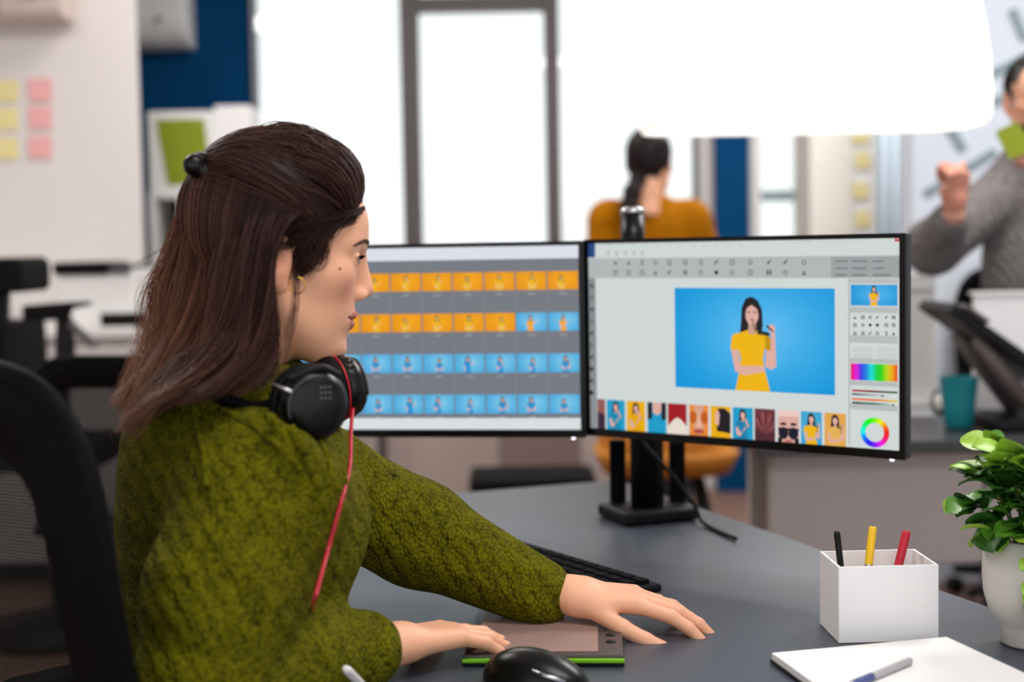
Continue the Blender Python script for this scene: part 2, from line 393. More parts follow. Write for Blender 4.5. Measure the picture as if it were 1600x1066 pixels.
MB().box((.3, -.245, .12), (.03, .004, .02)).build('badge', M['chrome'], a2)
rows = ['top', 'middle', 'bottom']
for i, py in enumerate((140, 184, 230)):
    p = at(62, py, YL-.01); tag(MB().box((p.x, YL-.006, p.z), (.092, .006, .09)).build('sticky_note', M['note_pink'], bevel=.001), 'pink sticky note on white wall, %s of its column' % rows[i], 'sticky note', 'pink notes on the left wall')
    p = at(8, py+2, YL-.01); tag(MB().box((p.x, YL-.006, p.z), (.10, .006, .085)).build('sticky_note', M['note_yellow'], bevel=.001), 'pale yellow sticky note at the photo edge, %s of its column' % rows[i], 'sticky note', 'yellow notes on the left wall')
# sideboard with white top, printer and tray
pz = at(100, 512, 5.2).z
sb = empty('sideboard', (-2.2, 5.45, 0), 0, 'white sideboard along the left wall carrying black equipment', 'sideboard')
MB().b2((-.9, -.28, pz-.04), (.83, .3, pz)).build('top', M['white_plastic'], sb, bevel=.006)
for i in range(3): MB().b2((-.88+i*.565, -.25, .08), (-.33+i*.565, .28, pz-.042)).build('cabinet_door', mat('side_grey', (205, 198, 197), .6, noise=.03), sb, bevel=.006)
MB().b2((-.85, -.2, 0), (.78, .28, .08)).build('plinth', M['black'], sb)
a, b = at(98, 500, 5.35), at(214, 408, 5.35)
pr = empty('printer', ((a.x+b.x)/2, 5.45, pz), 0, 'white box printer with black lid panel on the sideboard', 'printer')
MB().b2((a.x, 5.3, pz), (b.x, 5.6, b.z-.03)).build('body', M['white_plastic'], pr, world=True, bevel=.01)
MB().b2((a.x-.01, 5.28, at(0, 432, 5.3).z), (b.x-.09, 5.58, b.z)).build('lid', M['black_soft'], pr, world=True, bevel=.01)
MB().b2((b.x-.088, 5.28, at(0, 430, 5.3).z), (b.x-.01, 5.58, b.z-.01)).build('control_panel', M['dark_top'], pr, world=True, bevel=.006)
a, b = at(158, 507, 5.2), at(232, 488, 5.2)
t = empty('paper_tray', ((a.x+b.x)/2, 5.22, pz), 0, 'flat black paper tray on the sideboard right of the printer', 'tray')
MB().b2((a.x, 5.19, pz+.001), (b.x, 5.28, pz+.012)).build('tray_base', M['black'], t, world=True)
MB().b2((a.x, 5.19, pz+.012), (b.x, 5.2, b.z)).build('tray_lip', M['black'], t, world=True, bevel=.003)
MB().b2((a.x+.01, 5.205, pz+.0125), (b.x-.01, 5.275, pz+.03)).build('paper', M['white_paper'], t, world=True)
# shelf unit with binders
ys = 6.2; a, b = at(232, 300, ys), at(396, 300, ys)
sh = empty('shelf_unit', ((a.x+b.x)/2, ys+.18, 0), 0, 'white open shelf unit against the blue wall', 'shelf')
for zz in (a.z-.03, a.z-.45, a.z-.87, .08):
    MB().b2((a.x, ys, zz), (b.x, ys+.36, zz+.03)).build('shelf_board', M['white_plastic'], sh, world=True, bevel=.003)
for xx in (a.x, (a.x+b.x)/2-.1, b.x-.03): MB().b2((xx, ys+.002, 0), (xx+.03, ys+.358, a.z-.031)).build('upright', M['white_plastic'], sh, world=True)
MB().b2((a.x+.03, ys+.34, .1), (b.x-.03, ys+.355, a.z-.03)).build('back_panel', M['dark_top'], sh, world=True)
p0, p1 = at(232, 300, ys), at(332, 172, ys)
bx = empty('file_box', ((p0.x+p1.x)/2, ys+.15, a.z), 0, 'white file box with a lime sheet on its front, on the shelf unit', 'box')
w_, h_ = p1.x-p0.x, p1.z-p0.z
MB().b2((-w_/2, -.13, .001), (w_/2, .13, h_)).build('body', M['white_plastic'], bx, bevel=.008)
MB().prism([(-w_*.37, h_*.9), (w_*.36, h_*.9), (w_*.44, h_*.1), (-w_*.22, h_*.08)], 0, .003, Matrix(((1, 0, 0, 0), (0, 0, -1, -.131), (0, 1, 0, 0), (0, 0, 0, 1)))).build('lime_sheet', M['lime_paper'], bx)
p0, p1 = at(336, 300, ys), at(389, 165, ys)
bx = empty('file_box', ((p0.x+p1.x)/2, ys+.17, a.z), 0, 'plain white file box right of the lime sheet box', 'box')
w_, h_ = p1.x-p0.x, p1.z-p0.z
MB().b2((-w_/2, -.14, .001), (w_/2, .13, h_)).build('body', M['white_paper'], bx, bevel=.008)
MB().b2((-w_/2+.02, -.143, h_*.3), (w_/2-.05, -.139, h_*.42)).build('label_slot', M['grey_panel'], bx)

# ------------------------------------------------------------------ under the windows
y0 = 6.2
cb = empty('low_cabinet', (X(690, y0), y0+.2, 0), 0, 'low taupe cabinet under the window behind the left monitor', 'cabinet')
zc = .78
MB().b2((X(604, y0), y0, .06), (X(905, y0), y0+.4, zc)).build('body', mat('taupe', (176, 160, 154), .6, noise=.03), cb, world=True, bevel=.006)
MB().b2((X(610, y0), y0+.03, 0), (X(899, y0), y0+.38, .06)).build('plinth', M['black'], cb, world=True)
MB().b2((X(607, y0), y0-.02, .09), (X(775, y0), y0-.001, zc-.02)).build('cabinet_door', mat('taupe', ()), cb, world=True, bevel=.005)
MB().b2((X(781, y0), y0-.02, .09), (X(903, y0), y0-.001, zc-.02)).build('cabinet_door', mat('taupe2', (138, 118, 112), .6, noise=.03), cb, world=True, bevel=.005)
MB().b2((X(765, y0), y0-.04, .45), (X(771, y0), y0-.02, .6)).build('handle', M['chrome'], cb, world=True)
ra = empty('floor_stand', (X(590, 6), 6.0, 0), 0, 'slim dark steel floor post left of the taupe cabinet', 'stand')
MB().tube([(0, 0, .03), (0, 0, 1.0)], .022, 10).build('post', M['frame'], ra, True)
MB().lathe([(.14, 0), (.14, .02), (.03, .035)], n=24).build('base', M['frame'], ra, True)
bn = empty('bench', (X(825, 5.4), 5.45, 0), 0, 'low dark bench in front of the taupe cabinet', 'bench')
bz = at(825, 750, 5.3).z
MB().b2((X(725, 5.3), 5.3, bz-.05), (X(928, 5.3), 5.65, bz)).build('seat', M['black_soft'], bn, world=True, bevel=.012)
for xx in (735, 918):
    for yy in (5.33, 5.62): MB().tube([(X(xx, yy), yy, 0), (X(xx, yy), yy, bz-.05)], .015, 8).build('leg', M['frame'], bn, True, world=True)

# ------------------------------------------------------------------ pendant lampshade (lit)
def pendant():
    D = 3.0; c = at(1268, 203, D); a = at(998, 190, D).x; b = at(1536, 190, D).x; wx = (b-a)/2; cx = (a+b)/2
    e = empty('pendant_lamp', (cx, D, c.z), 0, 'large glowing white pendant lampshade hanging over the right monitor', 'lamp')
    prof = [(.97, 0), (1.0, .02), (1.0, .07), (.985, .14), (.95, .22), (.91, .29), (.84, .36), (.7, .43), (.45, .48), (.12, .5)]
    def ring(f, z, n=56):
        o = []
        for k in range(n):
            t = 2*math.pi*k/n; ct, st = math.cos(t), math.sin(t)
            o.append((f*wx*math.copysign(abs(ct)**.45, ct), f*.15*math.copysign(abs(st)**.45, st), z))
        return o
    mb = MB(); n = 56
    for f, z in prof: mb.v += ring(f, z)
    for f, z in prof[::-1]: mb.v += ring(f*.985, z-.004 if z > .01 else z)
    K = len(prof)*2
    for i in range(K):
        for k in range(n): mb.f.append((i*n+k, i*n+(k+1) % n, ((i+1) % K)*n+(k+1) % n, ((i+1) % K)*n+k))
    mb.build('lamp_shade', mat('shade_glow', (250, 249, 245), .8, noise=.01, emis=(255, 252, 244), estr=.75), e, True)
    d = MB(); d.v += ring(.965, .012); d.v += ring(.965, .018); d.f += [tuple(range(n))[::-1], tuple(range(n, 2*n))]+[(k, (k+1) % n, n+(k+1) % n, n+k) for k in range(n)]
    d.build('diffuser', mat('diffuser_glow', (250, 250, 248), .8, noise=.01, emis=(255, 253, 248), estr=1.1), e)
    MB().tube([(0, 0, .5), (0, 0, CEIL-c.z)], .006, 8).build('cord', M['black'], e, True)
    MB().lathe([(.05, 0), (.05, .02), (.02, .05)], Matrix.Translation((0, 0, .495)), 20).build('cap', M['white_plastic'], e, True)
pendant()

# ------------------------------------------------------------------ desks
UD = Vector((-.357, .934, 0)); VD = Vector((.934, .357, 0)); DZ = .74
def dk(u, v, z=DZ): return UD*u+VD*v+Vector((0, 0, z))
DROT = math.atan2(VD.y, VD.x)                     # desk local x = across (v), y = along (u)
desk = empty('desk', dk(1.8, .80, 0), DROT, 'dark slate office desk carrying the two monitors', 'desk')
MB().b2((-.41, -.82, DZ-.028), (.43, .82, DZ)).build('desktop', M['desk'], desk, bevel=.003)
for sx in (-.36, .38):
    for sy in (-.76, .76): MB().b2((sx-.025, sy-.025, 0), (sx+.025, sy+.025, DZ-.029)).build('leg', M['black'], desk, bevel=.003)
MB().b2((.36, -.73, DZ-.1), (.4, .73, DZ-.03)).build('cross_beam', M['black'], desk)

yd = 3.3; d2z = .75
d2 = empty('desk', (1.55, yd+.25, 0), 0, 'dark topped desk with grey front panel behind the right monitor', 'desk')
xa, xb = X(1178, yd), 2.7
MB().b2((xa, yd, d2z-.03), (xb, yd+.48, d2z)).build('desktop', M['dark_top'], d2, world=True, bevel=.004)
nx = 4
for i in range(nx):
    w = (xb-xa-.1)/nx
    MB().b2((xa+.05+i*w, yd+.05, .45), (xa+.05+(i+1)*w-.008, yd+.07, d2z-.031)).build('front_panel', M['grey_panel'], d2, world=True, bevel=.003)
for xx in (xa+.08, xb-.08):
    for yy in (yd+.12, yd+.42): MB().b2((xx-.025, yy-.025, 0), (xx+.025, yy+.025, d2z-.031)).build('leg', M['grey_panel'], d2, world=True)

# teal cup
p = atz(1498, 668, d2z); cp = empty('cup', (p.x, p.y, d2z), 0, 'tapered teal cup on the dark desk behind the right monitor', 'cup')
k = p.y/FPX
MB().lathe([(.0, .001), (20*k, .001), (22*k, .006), (25*k, 35*k), (29.5*k, 78*k), (30*k, 80*k), (28*k, 80*k), (23.5*k, 35*k), (20*k, .012), (0, .011)], n=36).build('bowl', M['teal'], cp, True)
MB().tube([(-.004-28*k+math.cos(a)*.018*-1, .002, .065+.03*math.sin(a)) for a in np.linspace(-1.5, 1.5, 9)], .004, 8).build('handle', M['black'], cp, True)
# white upright box beside the monitor
p = atz(1438, 642, d2z); yb_ = p.y+.02
q0, q1 = at(1398, 640, yb_), at(1462, 428, yb_)
tb = empty('computer_case', ((q0.x+q1.x)/2, yb_+.1, d2z), 0, 'tall narrow white computer case beside the teal cup', 'computer')
MB().b2((q0.x, yb_, d2z+.035), (q1.x, yb_+.2, q1.z)).build('case', M['white_plastic'], tb, world=True, bevel=.006)
MB().b2((q0.x-.02, yb_-.02, d2z+.001), (q1.x+.022, yb_+.2, d2z+.034)).build('plinth', M['white_plastic'], tb, world=True, bevel=.006)
MB().b2((q0.x+.012, yb_-.003, q1.z-.05), (q1.x-.012, yb_+.001, q1.z-.042)).build('drive_slot', M['grey_panel'], tb, world=True)
# tilted pen display on a stand, and the white drawing board behind
yt = 3.53
a, b = at(1462, 478, yt), at(1625, 592, yt)
pd = empty('pen_display', (b.x, yt, d2z), 0, 'black tilted pen display on a stand beside the teal cup', 'display')
d = b-a; L_ = d.length*1.25; ang = math.atan2(-d.z, d.x); mid = a+d*.62
Rm = Matrix.Rotation(ang, 3, 'Y')
MB().box(mid, (L_, .27, .028), M=Rm).build('housing', M['black'], pd, world=True, bevel=.006)
MB().box(mid+Rm @ Vector((0, 0, .0155)), (L_*.9, .23, .003), M=Rm).build('screen', mat('screen_off', (70, 76, 84), .2, noise=.03), pd, world=True)
MB().box(a+d*.18+Rm @ Vector((0, -.0, .022)), (.07, .275, .012), M=Rm).build('hinge_cover', M['frame'], pd, world=True, bevel=.004)
for sy in (-.08, .08):
    f = a+d*.30+Vector((0, sy, -.02)); g = Vector((at(1585, 628, yt).x+.03, yt+sy, d2z+.03))
    MB().tube([f, (f+g)/2, g], .02, 10).build('stand_leg', mat('stand_brown', (96, 86, 84), .5, noise=.05), pd, True, world=True)
MB().b2((at(1536, 0, yt).x, yt-.13, d2z+.001), (b.x+.12, yt+.13, d2z+.028)).build('stand_base', M['black'], pd, world=True, bevel=.006)
yq = 3.70
q0, q1 = at(1522, 690, yq), at(1760, 457, yq)
db = empty('drawing_board', ((q0.x+q1.x)/2, yq, d2z), 0, 'large white drawing board standing in front of the man', 'board')
MB().b2((q0.x, yq, d2z+.002), (q1.x, yq+.02, q1.z)).build('panel', mat('board_white', (238, 236, 236), .8, noise=.03, nscale=20), db, world=True, bevel=.003)
MB().b2((q0.x-.008, yq-.004, q1.z), (q1.x+.008, yq+.024, q1.z+.008)).build('top_edge', M['white_plastic'], db, world=True)

# ------------------------------------------------------------------ office chairs
def make_chair(name, loc, rz, label, group=None, top=1.12, lattice=True, mtl='black'):
    e = empty(name, loc, rz, label, 'chair', group)          # local x = the way the sitter faces
    bl = M['black']; H = .56; z0 = top-H
    def bp(s, t):                                             # s -1..1 across, t 0..1 up the back
        w = .235*(1-.10*(1-t))
        return Vector((-.25-.05*t+.055*(s*s)-.02*math.sin(t*math.pi)+.03*math.cos(t*math.pi*1.2)*.6, s*w, z0+H*t))
    loop = []
    for k in range(72):
        th = 2*math.pi*k/72; c, s_ = math.cos(th), math.sin(th)
        n_ = .46 if s_ > 0 else .36
        loop.append(bp(math.copysign(abs(c)**n_, c), .5+.5*math.copysign(abs(s_)**(n_*1.25), s_)))
    MB().tube(loop, .013, 10, True, .8).build('back_frame', mat('chair_black', (9, 9, 10), .6, noise=.1, spec=.08), e, True)
    mb = MB()
    def inside(s, t):
        u = abs(s); v_ = abs(2*t-1); return (u**2.4+v_**(2.2)) < .97
    if lattice:
        for i in range(150):
            s = -1+2*(i+.5)/150; pts = [t for t in np.linspace(0, 1, 34) if inside(s, t)]
            for t0, t1 in zip(pts[:-1], pts[1:]):
                a, b = bp(s-.0043, t0), bp(s+.0043, t0); c, d = bp(s+.0043, t1), bp(s-.0043, t1); mb.add((a, b, c, d), [(0, 1, 2, 3)])
        for j in range(170):
            t = (j+.5)/170; pts = [s for s in np.linspace(-1, 1, 28) if inside(s, t)]
            for s0, s1 in zip(pts[:-1], pts[1:]):
                a, b = bp(s0, t-.0019), bp(s1, t-.0019); c, d = bp(s1, t+.0019), bp(s0, t+.0019); mb.add((a, b, c, d), [(0, 1, 2, 3)])
    else:
        n = 16
        for i in range(n):
            for j in range(n):
                s0, s1, t0, t1 = -1+2*i/n, -1+2*(i+1)/n, j/n, (j+1)/n
                if all(inside(s, t) for s in (s0, s1) for t in (t0, t1)):
                    q = [bp(s0, t0), bp(s1, t0), bp(s1, t1), bp(s0, t1)]; mb.add(q+[p+Vector((-.006, 0, 0)) for p in q], [(0, 1, 2, 3), (7, 6, 5, 4)])
    tag(mb.build('back_mesh', mat('mesh_fabric', (12, 12, 13), .6, noise=.15, nscale=90, spec=.1), e), kind='stuff' if lattice else None)
    # solid upper band of the back and lumbar bar
    ub = MB(); nn = 72
    for dx in (.003, -.009):
        for sc in (1.0, .80):
            for k in range(nn):
                th = 2*math.pi*k/nn; c, s_ = math.cos(th), math.sin(th); n_ = .46 if s_ > 0 else .36
                ub.v.append(tuple(bp(sc*math.copysign(abs(c)**n_, c), .5+.5*(sc-.02)*math.copysign(abs(s_)**(n_*1.25), s_))+Vector((dx, 0, 0))))
    for k in range(nn):
        k2 = (k+1) % nn; ub.f += [(k, k2, nn+k2, nn+k), (3*nn+k, 3*nn+k2, 2*nn+k2, 2*nn+k), (nn+k, nn+k2, 3*nn+k2, 3*nn+k)]
    ub.build('rim_band', mat('chair_black'), e, True)
    MB().tube([bp(s, .34)+Vector((-.03, 0, 0)) for s in np.linspace(-.95, .95, 12)], .02, 8, flat=1.6).build('lumbar_bar', bl, e, True)
    MB().tube([bp(0, .34)+Vector((-.035, 0, 0)), Vector((-.30, 0, .55)), Vector((-.22, 0, .44)), Vector((-.05, 0, .42))], .024, 10).build('back_spine', bl, e, True)
    sm = MB(); n = 40
    for z, f in ((.445, .9), (.455, 1), (.48, 1), (.505, .96), (.512, .8)):
        for k in range(n):
            t = 2*math.pi*k/n; c, s_ = math.cos(t), math.sin(t)
            sm.v.append((.01+.245*f*math.copysign(abs(c)**.5, c), .245*f*math.copysign(abs(s_)**.5, s_), z))
    for i in range(4):
        for k in range(n): sm.f.append((i*n+k, i*n+(k+1) % n, (i+1)*n+(k+1) % n, (i+1)*n+k))
    sm.f += [tuple(range(n))[::-1], tuple(range(4*n, 5*n))]; sm.build('seat', M['black_soft'], e, True)
    for s_ in (-1, 1):
        ar = MB().tube([(-.05, .2*s_, .45), (-.05, .29*s_, .47), (-.04, .3*s_, .66)], .018, 10).build('armrest_post', bl, e, True)
        MB().box((.0, .3*s_, .675), (.24, .07, .03)).build('armrest_pad', M['black_soft'], e, bevel=.012)
    MB().tube([(0, 0, .1), (0, 0, .445)], .028, 14).build('gas_column', M['frame'], e, True)
    lg = None
    for k in range(5):
        a = R(72*k+18); c, s_ = math.cos(a), math.sin(a)
        MB().tube([(.02*c, .02*s_, .125), (.3*c, .3*s_, .085)], [.028, .016], 8).build('base_leg', bl, e, True)
        MB().lathe([(.008, -.02), (.028, -.018), (.03, 0), (.028, .018), (.008, .02)], Matrix.Translation((.3*c, .3*s_, .0305)) @ Matrix.Rotation(a+1.2, 4, 'Z') @ Matrix.Rotation(R(90), 4, 'X'), 16).build('caster', bl, e, True)
    return e
ch = make_chair('office_chair', (-.335, 1.60, 0), R(44), 'black mesh backed office chair the woman in olive is sitting on', top=1.115)
def copy_chair(src, loc, rz, label):
    c = src.copy(); COL.objects.link(c); c.location = loc; c.rotation_euler = (0, 0, rz); c['label'] = label
    for k in src.children: d = k.copy(); COL.objects.link(d); d.parent = c
    return c
p = at(150, 560, 3.2)
copy_chair(ch, (p.x+.1, 3.5, p.z-1.12), R(75), 'black office chair in the left background, rounded back by the sideboard')['group'] = 'office chairs'
ch['group'] = 'office chairs'
copy_chair(ch, (1.72, 4.62, 0), R(-100), 'black office chair half hidden under the dark topped desk')['group'] = 'office chairs'
# far chair seen side on: headrest, armrest and lever
hc = empty('tall_chair', (at(60, 500, 4.3).x, 4.4, 0), 0, 'tall black chair with headrest at the left edge by the sideboard', 'chair')
Y4 = 4.3
def quad(n, pts, th, m, y=Y4, bv=.01):
    P = [at(x_, y_, y) for x_, y_ in pts]
    MB().prism([(p.x, p.z) for p in P], 0, th, Matrix(((1, 0, 0, 0), (0, 0, 1, y), (0, 1, 0, 0), (0, 0, 0, 1)))).build(n, m, hc, world=True, bevel=bv, seg=3)
quad('headrest', [(-45, 404), (24, 402), (33, 412), (34, 452), (26, 458), (-45, 458)], .28, M['black_soft'], bv=.014)
quad('headrest_stem', [(-12, 455), (8, 455), (6, 512), (-14, 512)], .06, M['black'], Y4+.1)
quad('backrest', [(-60, 508), (4, 508), (20, 700), (-50, 700)], .4, M['black_soft'])
quad('armrest_pad', [(34, 478), (96, 473), (134, 472), (134, 478), (104, 484), (100, 500), (34, 503)], .07, M['black_soft'])
quad('armrest_post', [(86, 498), (110, 498), (112, 560), (94, 700), (80, 700)], .05, M['black'], Y4+.01)
quad('lever', [(108, 500), (150, 536), (152, 543), (138, 543), (106, 512)], .03, M['frame'], Y4+.01, .004)
quad('seat', [(-40, 700), (140, 700), (140, 740), (-40, 740)], .45, M['black_soft'])
MB().tube([(at(50, 740, Y4).x, Y4+.22, .06), (at(50, 740, Y4).x, Y4+.22, at(50, 738, Y4).z)], .03, 12).build('gas_column', M['frame'], hc, True, world=True)
MB().lathe([(.26, 0), (.26, .03), (.05, .07)], Matrix.Translation((at(50, 740, Y4).x, Y4+.22, 0)), 24).build('base', M['black'], hc, True, world=True)
# mustard chair near the standing woman
yo = 4.72
oc = empty('shell_chair', (X(1036, yo), yo, 0), 0, 'mustard orange shell chair behind the right monitor stand', 'chair')
zs_ = at(1036, 716, yo).z
sm = MB(); n = 32
for z, f in ((zs_-.02, .86), (zs_-.03, .3), (zs_-.045, .3), (zs_-.035, .9), (zs_+.03, 1.02), (zs_+.035, 1.0)):
    for k in range(n):
        t_ = 2*math.pi*k/n; c, s_ = math.cos(t_), math.sin(t_)
        sm.v.append((.235*f*math.copysign(abs(c)**.65, c), .22*f*math.copysign(abs(s_)**.65, s_), z))
for i in range(6):
    for k in range(n): sm.f.append((i*n+k, i*n+(k+1) % n, ((i+1) % 6)*n+(k+1) % n, ((i+1) % 6)*n+k))
sm.build('seat', M['orange'], oc, True)
bk = MB(); nn = 14
for dy in (0, .014):
    for t_ in np.linspace(0, 1, 6):
        for i in range(nn+1):
            s = -1+2*i/nn; bk.v.append((.22*s*(1-.15*t_), .2-.06*s*s+.05*t_+dy, zs_+.0+.33*t_*(1-.12*s*s)))
for l in (0, 1):
    for j in range(5):
        for i in range(nn):
            a = l*6*(nn+1)+j*(nn+1)+i; q = (a, a+1, a+nn+2, a+nn+1); bk.f.append(q if l else q[::-1])
bk.build('backrest', M['orange'], oc, True)
for sx in (-1, 1):
    for sy in (-1, 1): MB().tube([(.1*sx, .1*sy, zs_-.04), (.2*sx, .2*sy, 0)], .014, 8).build('leg', M['black'], oc, True)

# ------------------------------------------------------------------ monitors
def monitor(L2, R2, Wm, Hm, zb, label):
    """L2,R2: plan positions of the two lower corners"""
    a = Vector((*L2, 0)); b = Vector((*R2, 0)); d = (b-a).normalized(); c = (a+b)/2; rz = math.atan2(d.y, d.x)
    e = empty('monitor', (c.x, c.y, zb), rz, label, 'monitor', 'computer monitors')
    MB().b2((-Wm/2, 0, 0), (Wm/2, .022, Hm)).build('housing', M['black_gloss'], e, bevel=.003)
    MB().b2((-Wm*.32, .0225, Hm*.2), (Wm*.32, .045, Hm*.78)).build('rear_cover', M['black'], e, bevel=.008)
    MB().b2((-.05, .0455, Hm*.4), (.05, .06, Hm*.7)).build('mount_plate', M['frame'], e)
    for lo, hi in (((-Wm/2, -.0025, 0), (-Wm/2+.007, 0, Hm)), ((Wm/2-.009, -.0025, 0), (Wm/2, 0, Hm)), ((-Wm/2+.007, -.0025, Hm-.007), (Wm/2-.009, 0, Hm)), ((-Wm/2+.007, -.0025, 0), (Wm/2-.009, 0, .013))):
        MB().b2(lo, hi).build('bezel', M['black_gloss'], e)
    MB().lathe([(.0035, 0), (.003, .002), (.001, .003)], Matrix.Translation((Wm/2-.022, 0.004, -.001)) @ Matrix.Rotation(R(180), 4, 'X'), 12).build('power_light', mat('led', (255, 255, 255), .3, noise=.01, emis=(240, 235, 255), estr=2.5), e, True)
    return e
class Canvas:
    def __init__(s, e, Wm, Hm): s.e = e; s.v = []; s.f = []; s.c = []; s.M = e.matrix_basis.copy(); s.Mi = s.M.inverted(); s.W = Wm; s.H = Hm; s.n = 0
    def loc(s, px, py):
        o = s.Mi @ Vector((0, 0, CZ)); d = s.Mi.to_3x3() @ ray(px, py); t = -o.y/d.y; p = o+d*t; return (p.x, p.z)
    def poly(s, pts, col, lay=1, cols=None):          # local metres, pts (x,z) counter-clockwise as seen
        b = len(s.v); y = -.0004-.00006*lay
        for i, (x_, z_) in enumerate(pts): s.v.append((x_, y, z_)); s.c.append(lin(cols[i] if cols else col))
        s.f.append(tuple(range(b, b+len(pts))))
    def rect(s, x0, z0, x1, z1, col, lay=1, cols=None): s.poly([(x0, z0), (x1, z0), (x1, z1), (x0, z1)], col, lay, cols)
    def disc(s, x, z, rx, rz, col, lay=1, n=16): s.poly([(x+rx*math.cos(2*math.pi*k/n), z+rz*math.sin(2*math.pi*k/n)) for k in range(n)], col, lay)
    def photo(s, x0, z0, x1, z1, c0, c1, lay):        # backdrop brighter in the middle
        n = 6
        for i in range(n):
            for j in range(n):
                P = [(i/n, j/n), ((i+1)/n, j/n), ((i+1)/n, (j+1)/n), (i/n, (j+1)/n)]; cs = []
                for a, b in P:
                    k = min(1, max(0, 1.15-1.5*math.hypot((a-.55)*1.2, b-.55))); cs.append(tuple(c0[q]+(c1[q]-c0[q])*k for q in range(3)))
                s.poly([(x0+a*(x1-x0), z0+b*(z1-z0)) for a, b in P], None, lay, cs)
    def build(s):
        me = bpy.data.meshes.new('screen'); me.from_pydata(s.v, [], s.f); ca = me.color_attributes.new('col', 'FLOAT_COLOR', 'POINT')
        ca.data.foreach_set('color', np.array([(*c, 1) for c in s.c], np.float32).ravel())
        return link('screen', me, M['screen'], s.e)
HAIR = (28, 22, 30); SKIN = (228, 178, 165); YEL = (245, 185, 0)
def figure(cv, x, z, h, lay, top=YEL, hair=HAIR, skin=SKIN, clip=None, pose=0, sk2=None):
    """standing half figure: x centre, z bottom, h height"""
    u = h/100.0; P = lambda pts: [(x+a*u*1.16, z+b*u) for a, b in pts]
    pl = lambda pts, c, l=0: cv.poly(P(pts), c, lay+l)
    pl([(-13, 52), (-8, 48), (8, 50), (11, 70), (10, 86), (6, 95), (0, 99), (-6, 97), (-10, 88), (-11, 70)], hair, 0)            # hair
    pl([(-3.5, 60), (4, 60), (4, 72), (-3.5, 72)], tuple(int(c*.9) for c in skin), 1)                                            # neck
    pl([(-17, 0), (18, 0), (13, 22), (11, 34), (14, 52), (15, 58), (4, 64), (-4, 64), (-15, 60), (-16, 50), (-11, 34), (-13, 20)], top, 1)  # dress
    pl([(-22, 43), (-13, 43), (-12, 56), (-15, 61), (-20, 58)], top, 2)                                                         # sleeve
    pl([(13, 44), (20, 42), (20, 54), (16, 59), (13, 58)], tuple(int(c*.82) for c in top), 2)
    cv.disc(x+.3*u, z+80*u, 7.6*u, 10.5*u, skin, lay+2)                                                                            # face
    if pose == 0:
        pl([(-21, 43), (-14, 43), (-11, 26), (12, 27), (13, 21), (-8, 16), (-17, 20)], skin, 3)                                  # folded arm
        pl([(14, 43), (20, 43), (22, 52), (23, 28), (20, 23), (13, 26)], skin, 3)
        pl([(18, 24), (24, 26), (23, 62), (19, 62)], skin, 3); cv.disc(x+23*u, z+66*u, 4*u, 4.5*u, skin, lay+4)                   # raised hand
        pl([(5, 60), (18, 58), (17, 62), (6, 64)], (40, 40, 34), 5); pl([(14, 68), (21, 62), (21.5, 63.5), (15, 70)], (40, 40, 44), 5)   # glasses held up
    elif pose == 1:
        pl([(-21, 43), (-14, 43), (-6, 24), (10, 40), (8, 46), (-8, 14), (-18, 20)], skin, 3)
        pl([(12, 46), (20, 44), (13, 62), (7, 74), (4, 70), (9, 58)], skin, 3)
    elif pose == 2:
        pl([(-21, 43), (-14, 43), (-10, 18), (14, 22), (14, 16), (-12, 10), (-19, 14)], skin, 3)
        pl([(14, 43), (20, 43), (22, 18), (-6, 24), (-6, 30), (13, 27)], skin, 4)
    else:
        pl([(14, 43), (20, 45), (34, 66), (31, 69), (13, 50)], skin, 3); pl([(-21, 43), (-14, 43), (-12, 12), (-18, 12)], skin, 3)
    pl([(-7.5, 76), (-6.8, 92), (0, 97), (7.5, 90), (7.5, 76), (5.5, 86), (0, 90.5), (-5, 87)], hair, 5)
    if h > .06:
        for sx in (-2.8, 3.0): pl([(sx-1.6, 82), (sx+1.6, 82), (sx+1.5, 83.2), (sx-1.5, 83.2)], (60, 40, 40), 5)
        pl([(-1.8, 74.3), (2.2, 74.3), (1.6, 75.8), (-1.2, 75.8)], (200, 110, 110), 5); pl([(-.6, 77), (1, 77), (.6, 80)], (205, 150, 138), 5)
        pl([(-.6, 76), (.4, 76), (4.6, 62), (3.6, 62)], (50, 46, 44), 6)

# right monitor: an image editor
WM, HM = .548, .325
Rm_ = monitor((.1215, 2.352), (.563, 2.022), WM, HM, 0.0, 'black monitor showing a photo editor with a woman in yellow')
zb = (at(915, 680, 2.352).z+at(1417, 720, 2.022).z+at(915, 374, 2.352).z-HM+at(1417, 364, 2.022).z-HM)/4
Rm_.location.z = zb
cv = Canvas(Rm_, WM, HM); W2 = WM/2
xl_, xr_, zb_, zt_ = -W2+.007, W2-.009, .013, HM-.007
cv.rect(xl_, zb_, xr_, zt_, (214, 222, 220), 0)
def pr_(pts): return [cv.loc(900+x_*.40335, 350+y_*.40335) for x_, y_ in pts]
def rq(x0, y0, x1, y1, col, lay=1, cols=None):          # a screen rectangle read off at two opposite corners
    (a, b), (c, d) = pr_([(x0, y1), (x1, y0)]); a = max(a, xl_); c = min(c, xr_); cv.rect(a, b, c, d, col, lay, cols); return a, b, c, d
G1 = (158, 163, 164); G2 = (188, 193, 192)
_, tz1 = cv.loc(900+600*.40335, 350+128*.40335); _, tz2 = cv.loc(900+600*.40335, 350+210*.40335)
cv.rect(xl_, tz2, xr_, tz1, (182, 188, 188), 1)
a, b = pr_([(75, 130)])[0]; cv.rect(xl_, b, a, zt_, (38, 72, 128), 2)
a, _ = pr_([(78, 400)])[0]; cv.rect(xl_, zb_, a, tz2, (140, 146, 150), 2)
cv.rect(pr_([(1236, 60)])[0][0], pr_([(1240, 68)])[0][1], xr_, zt_, (190, 25, 50), 3)
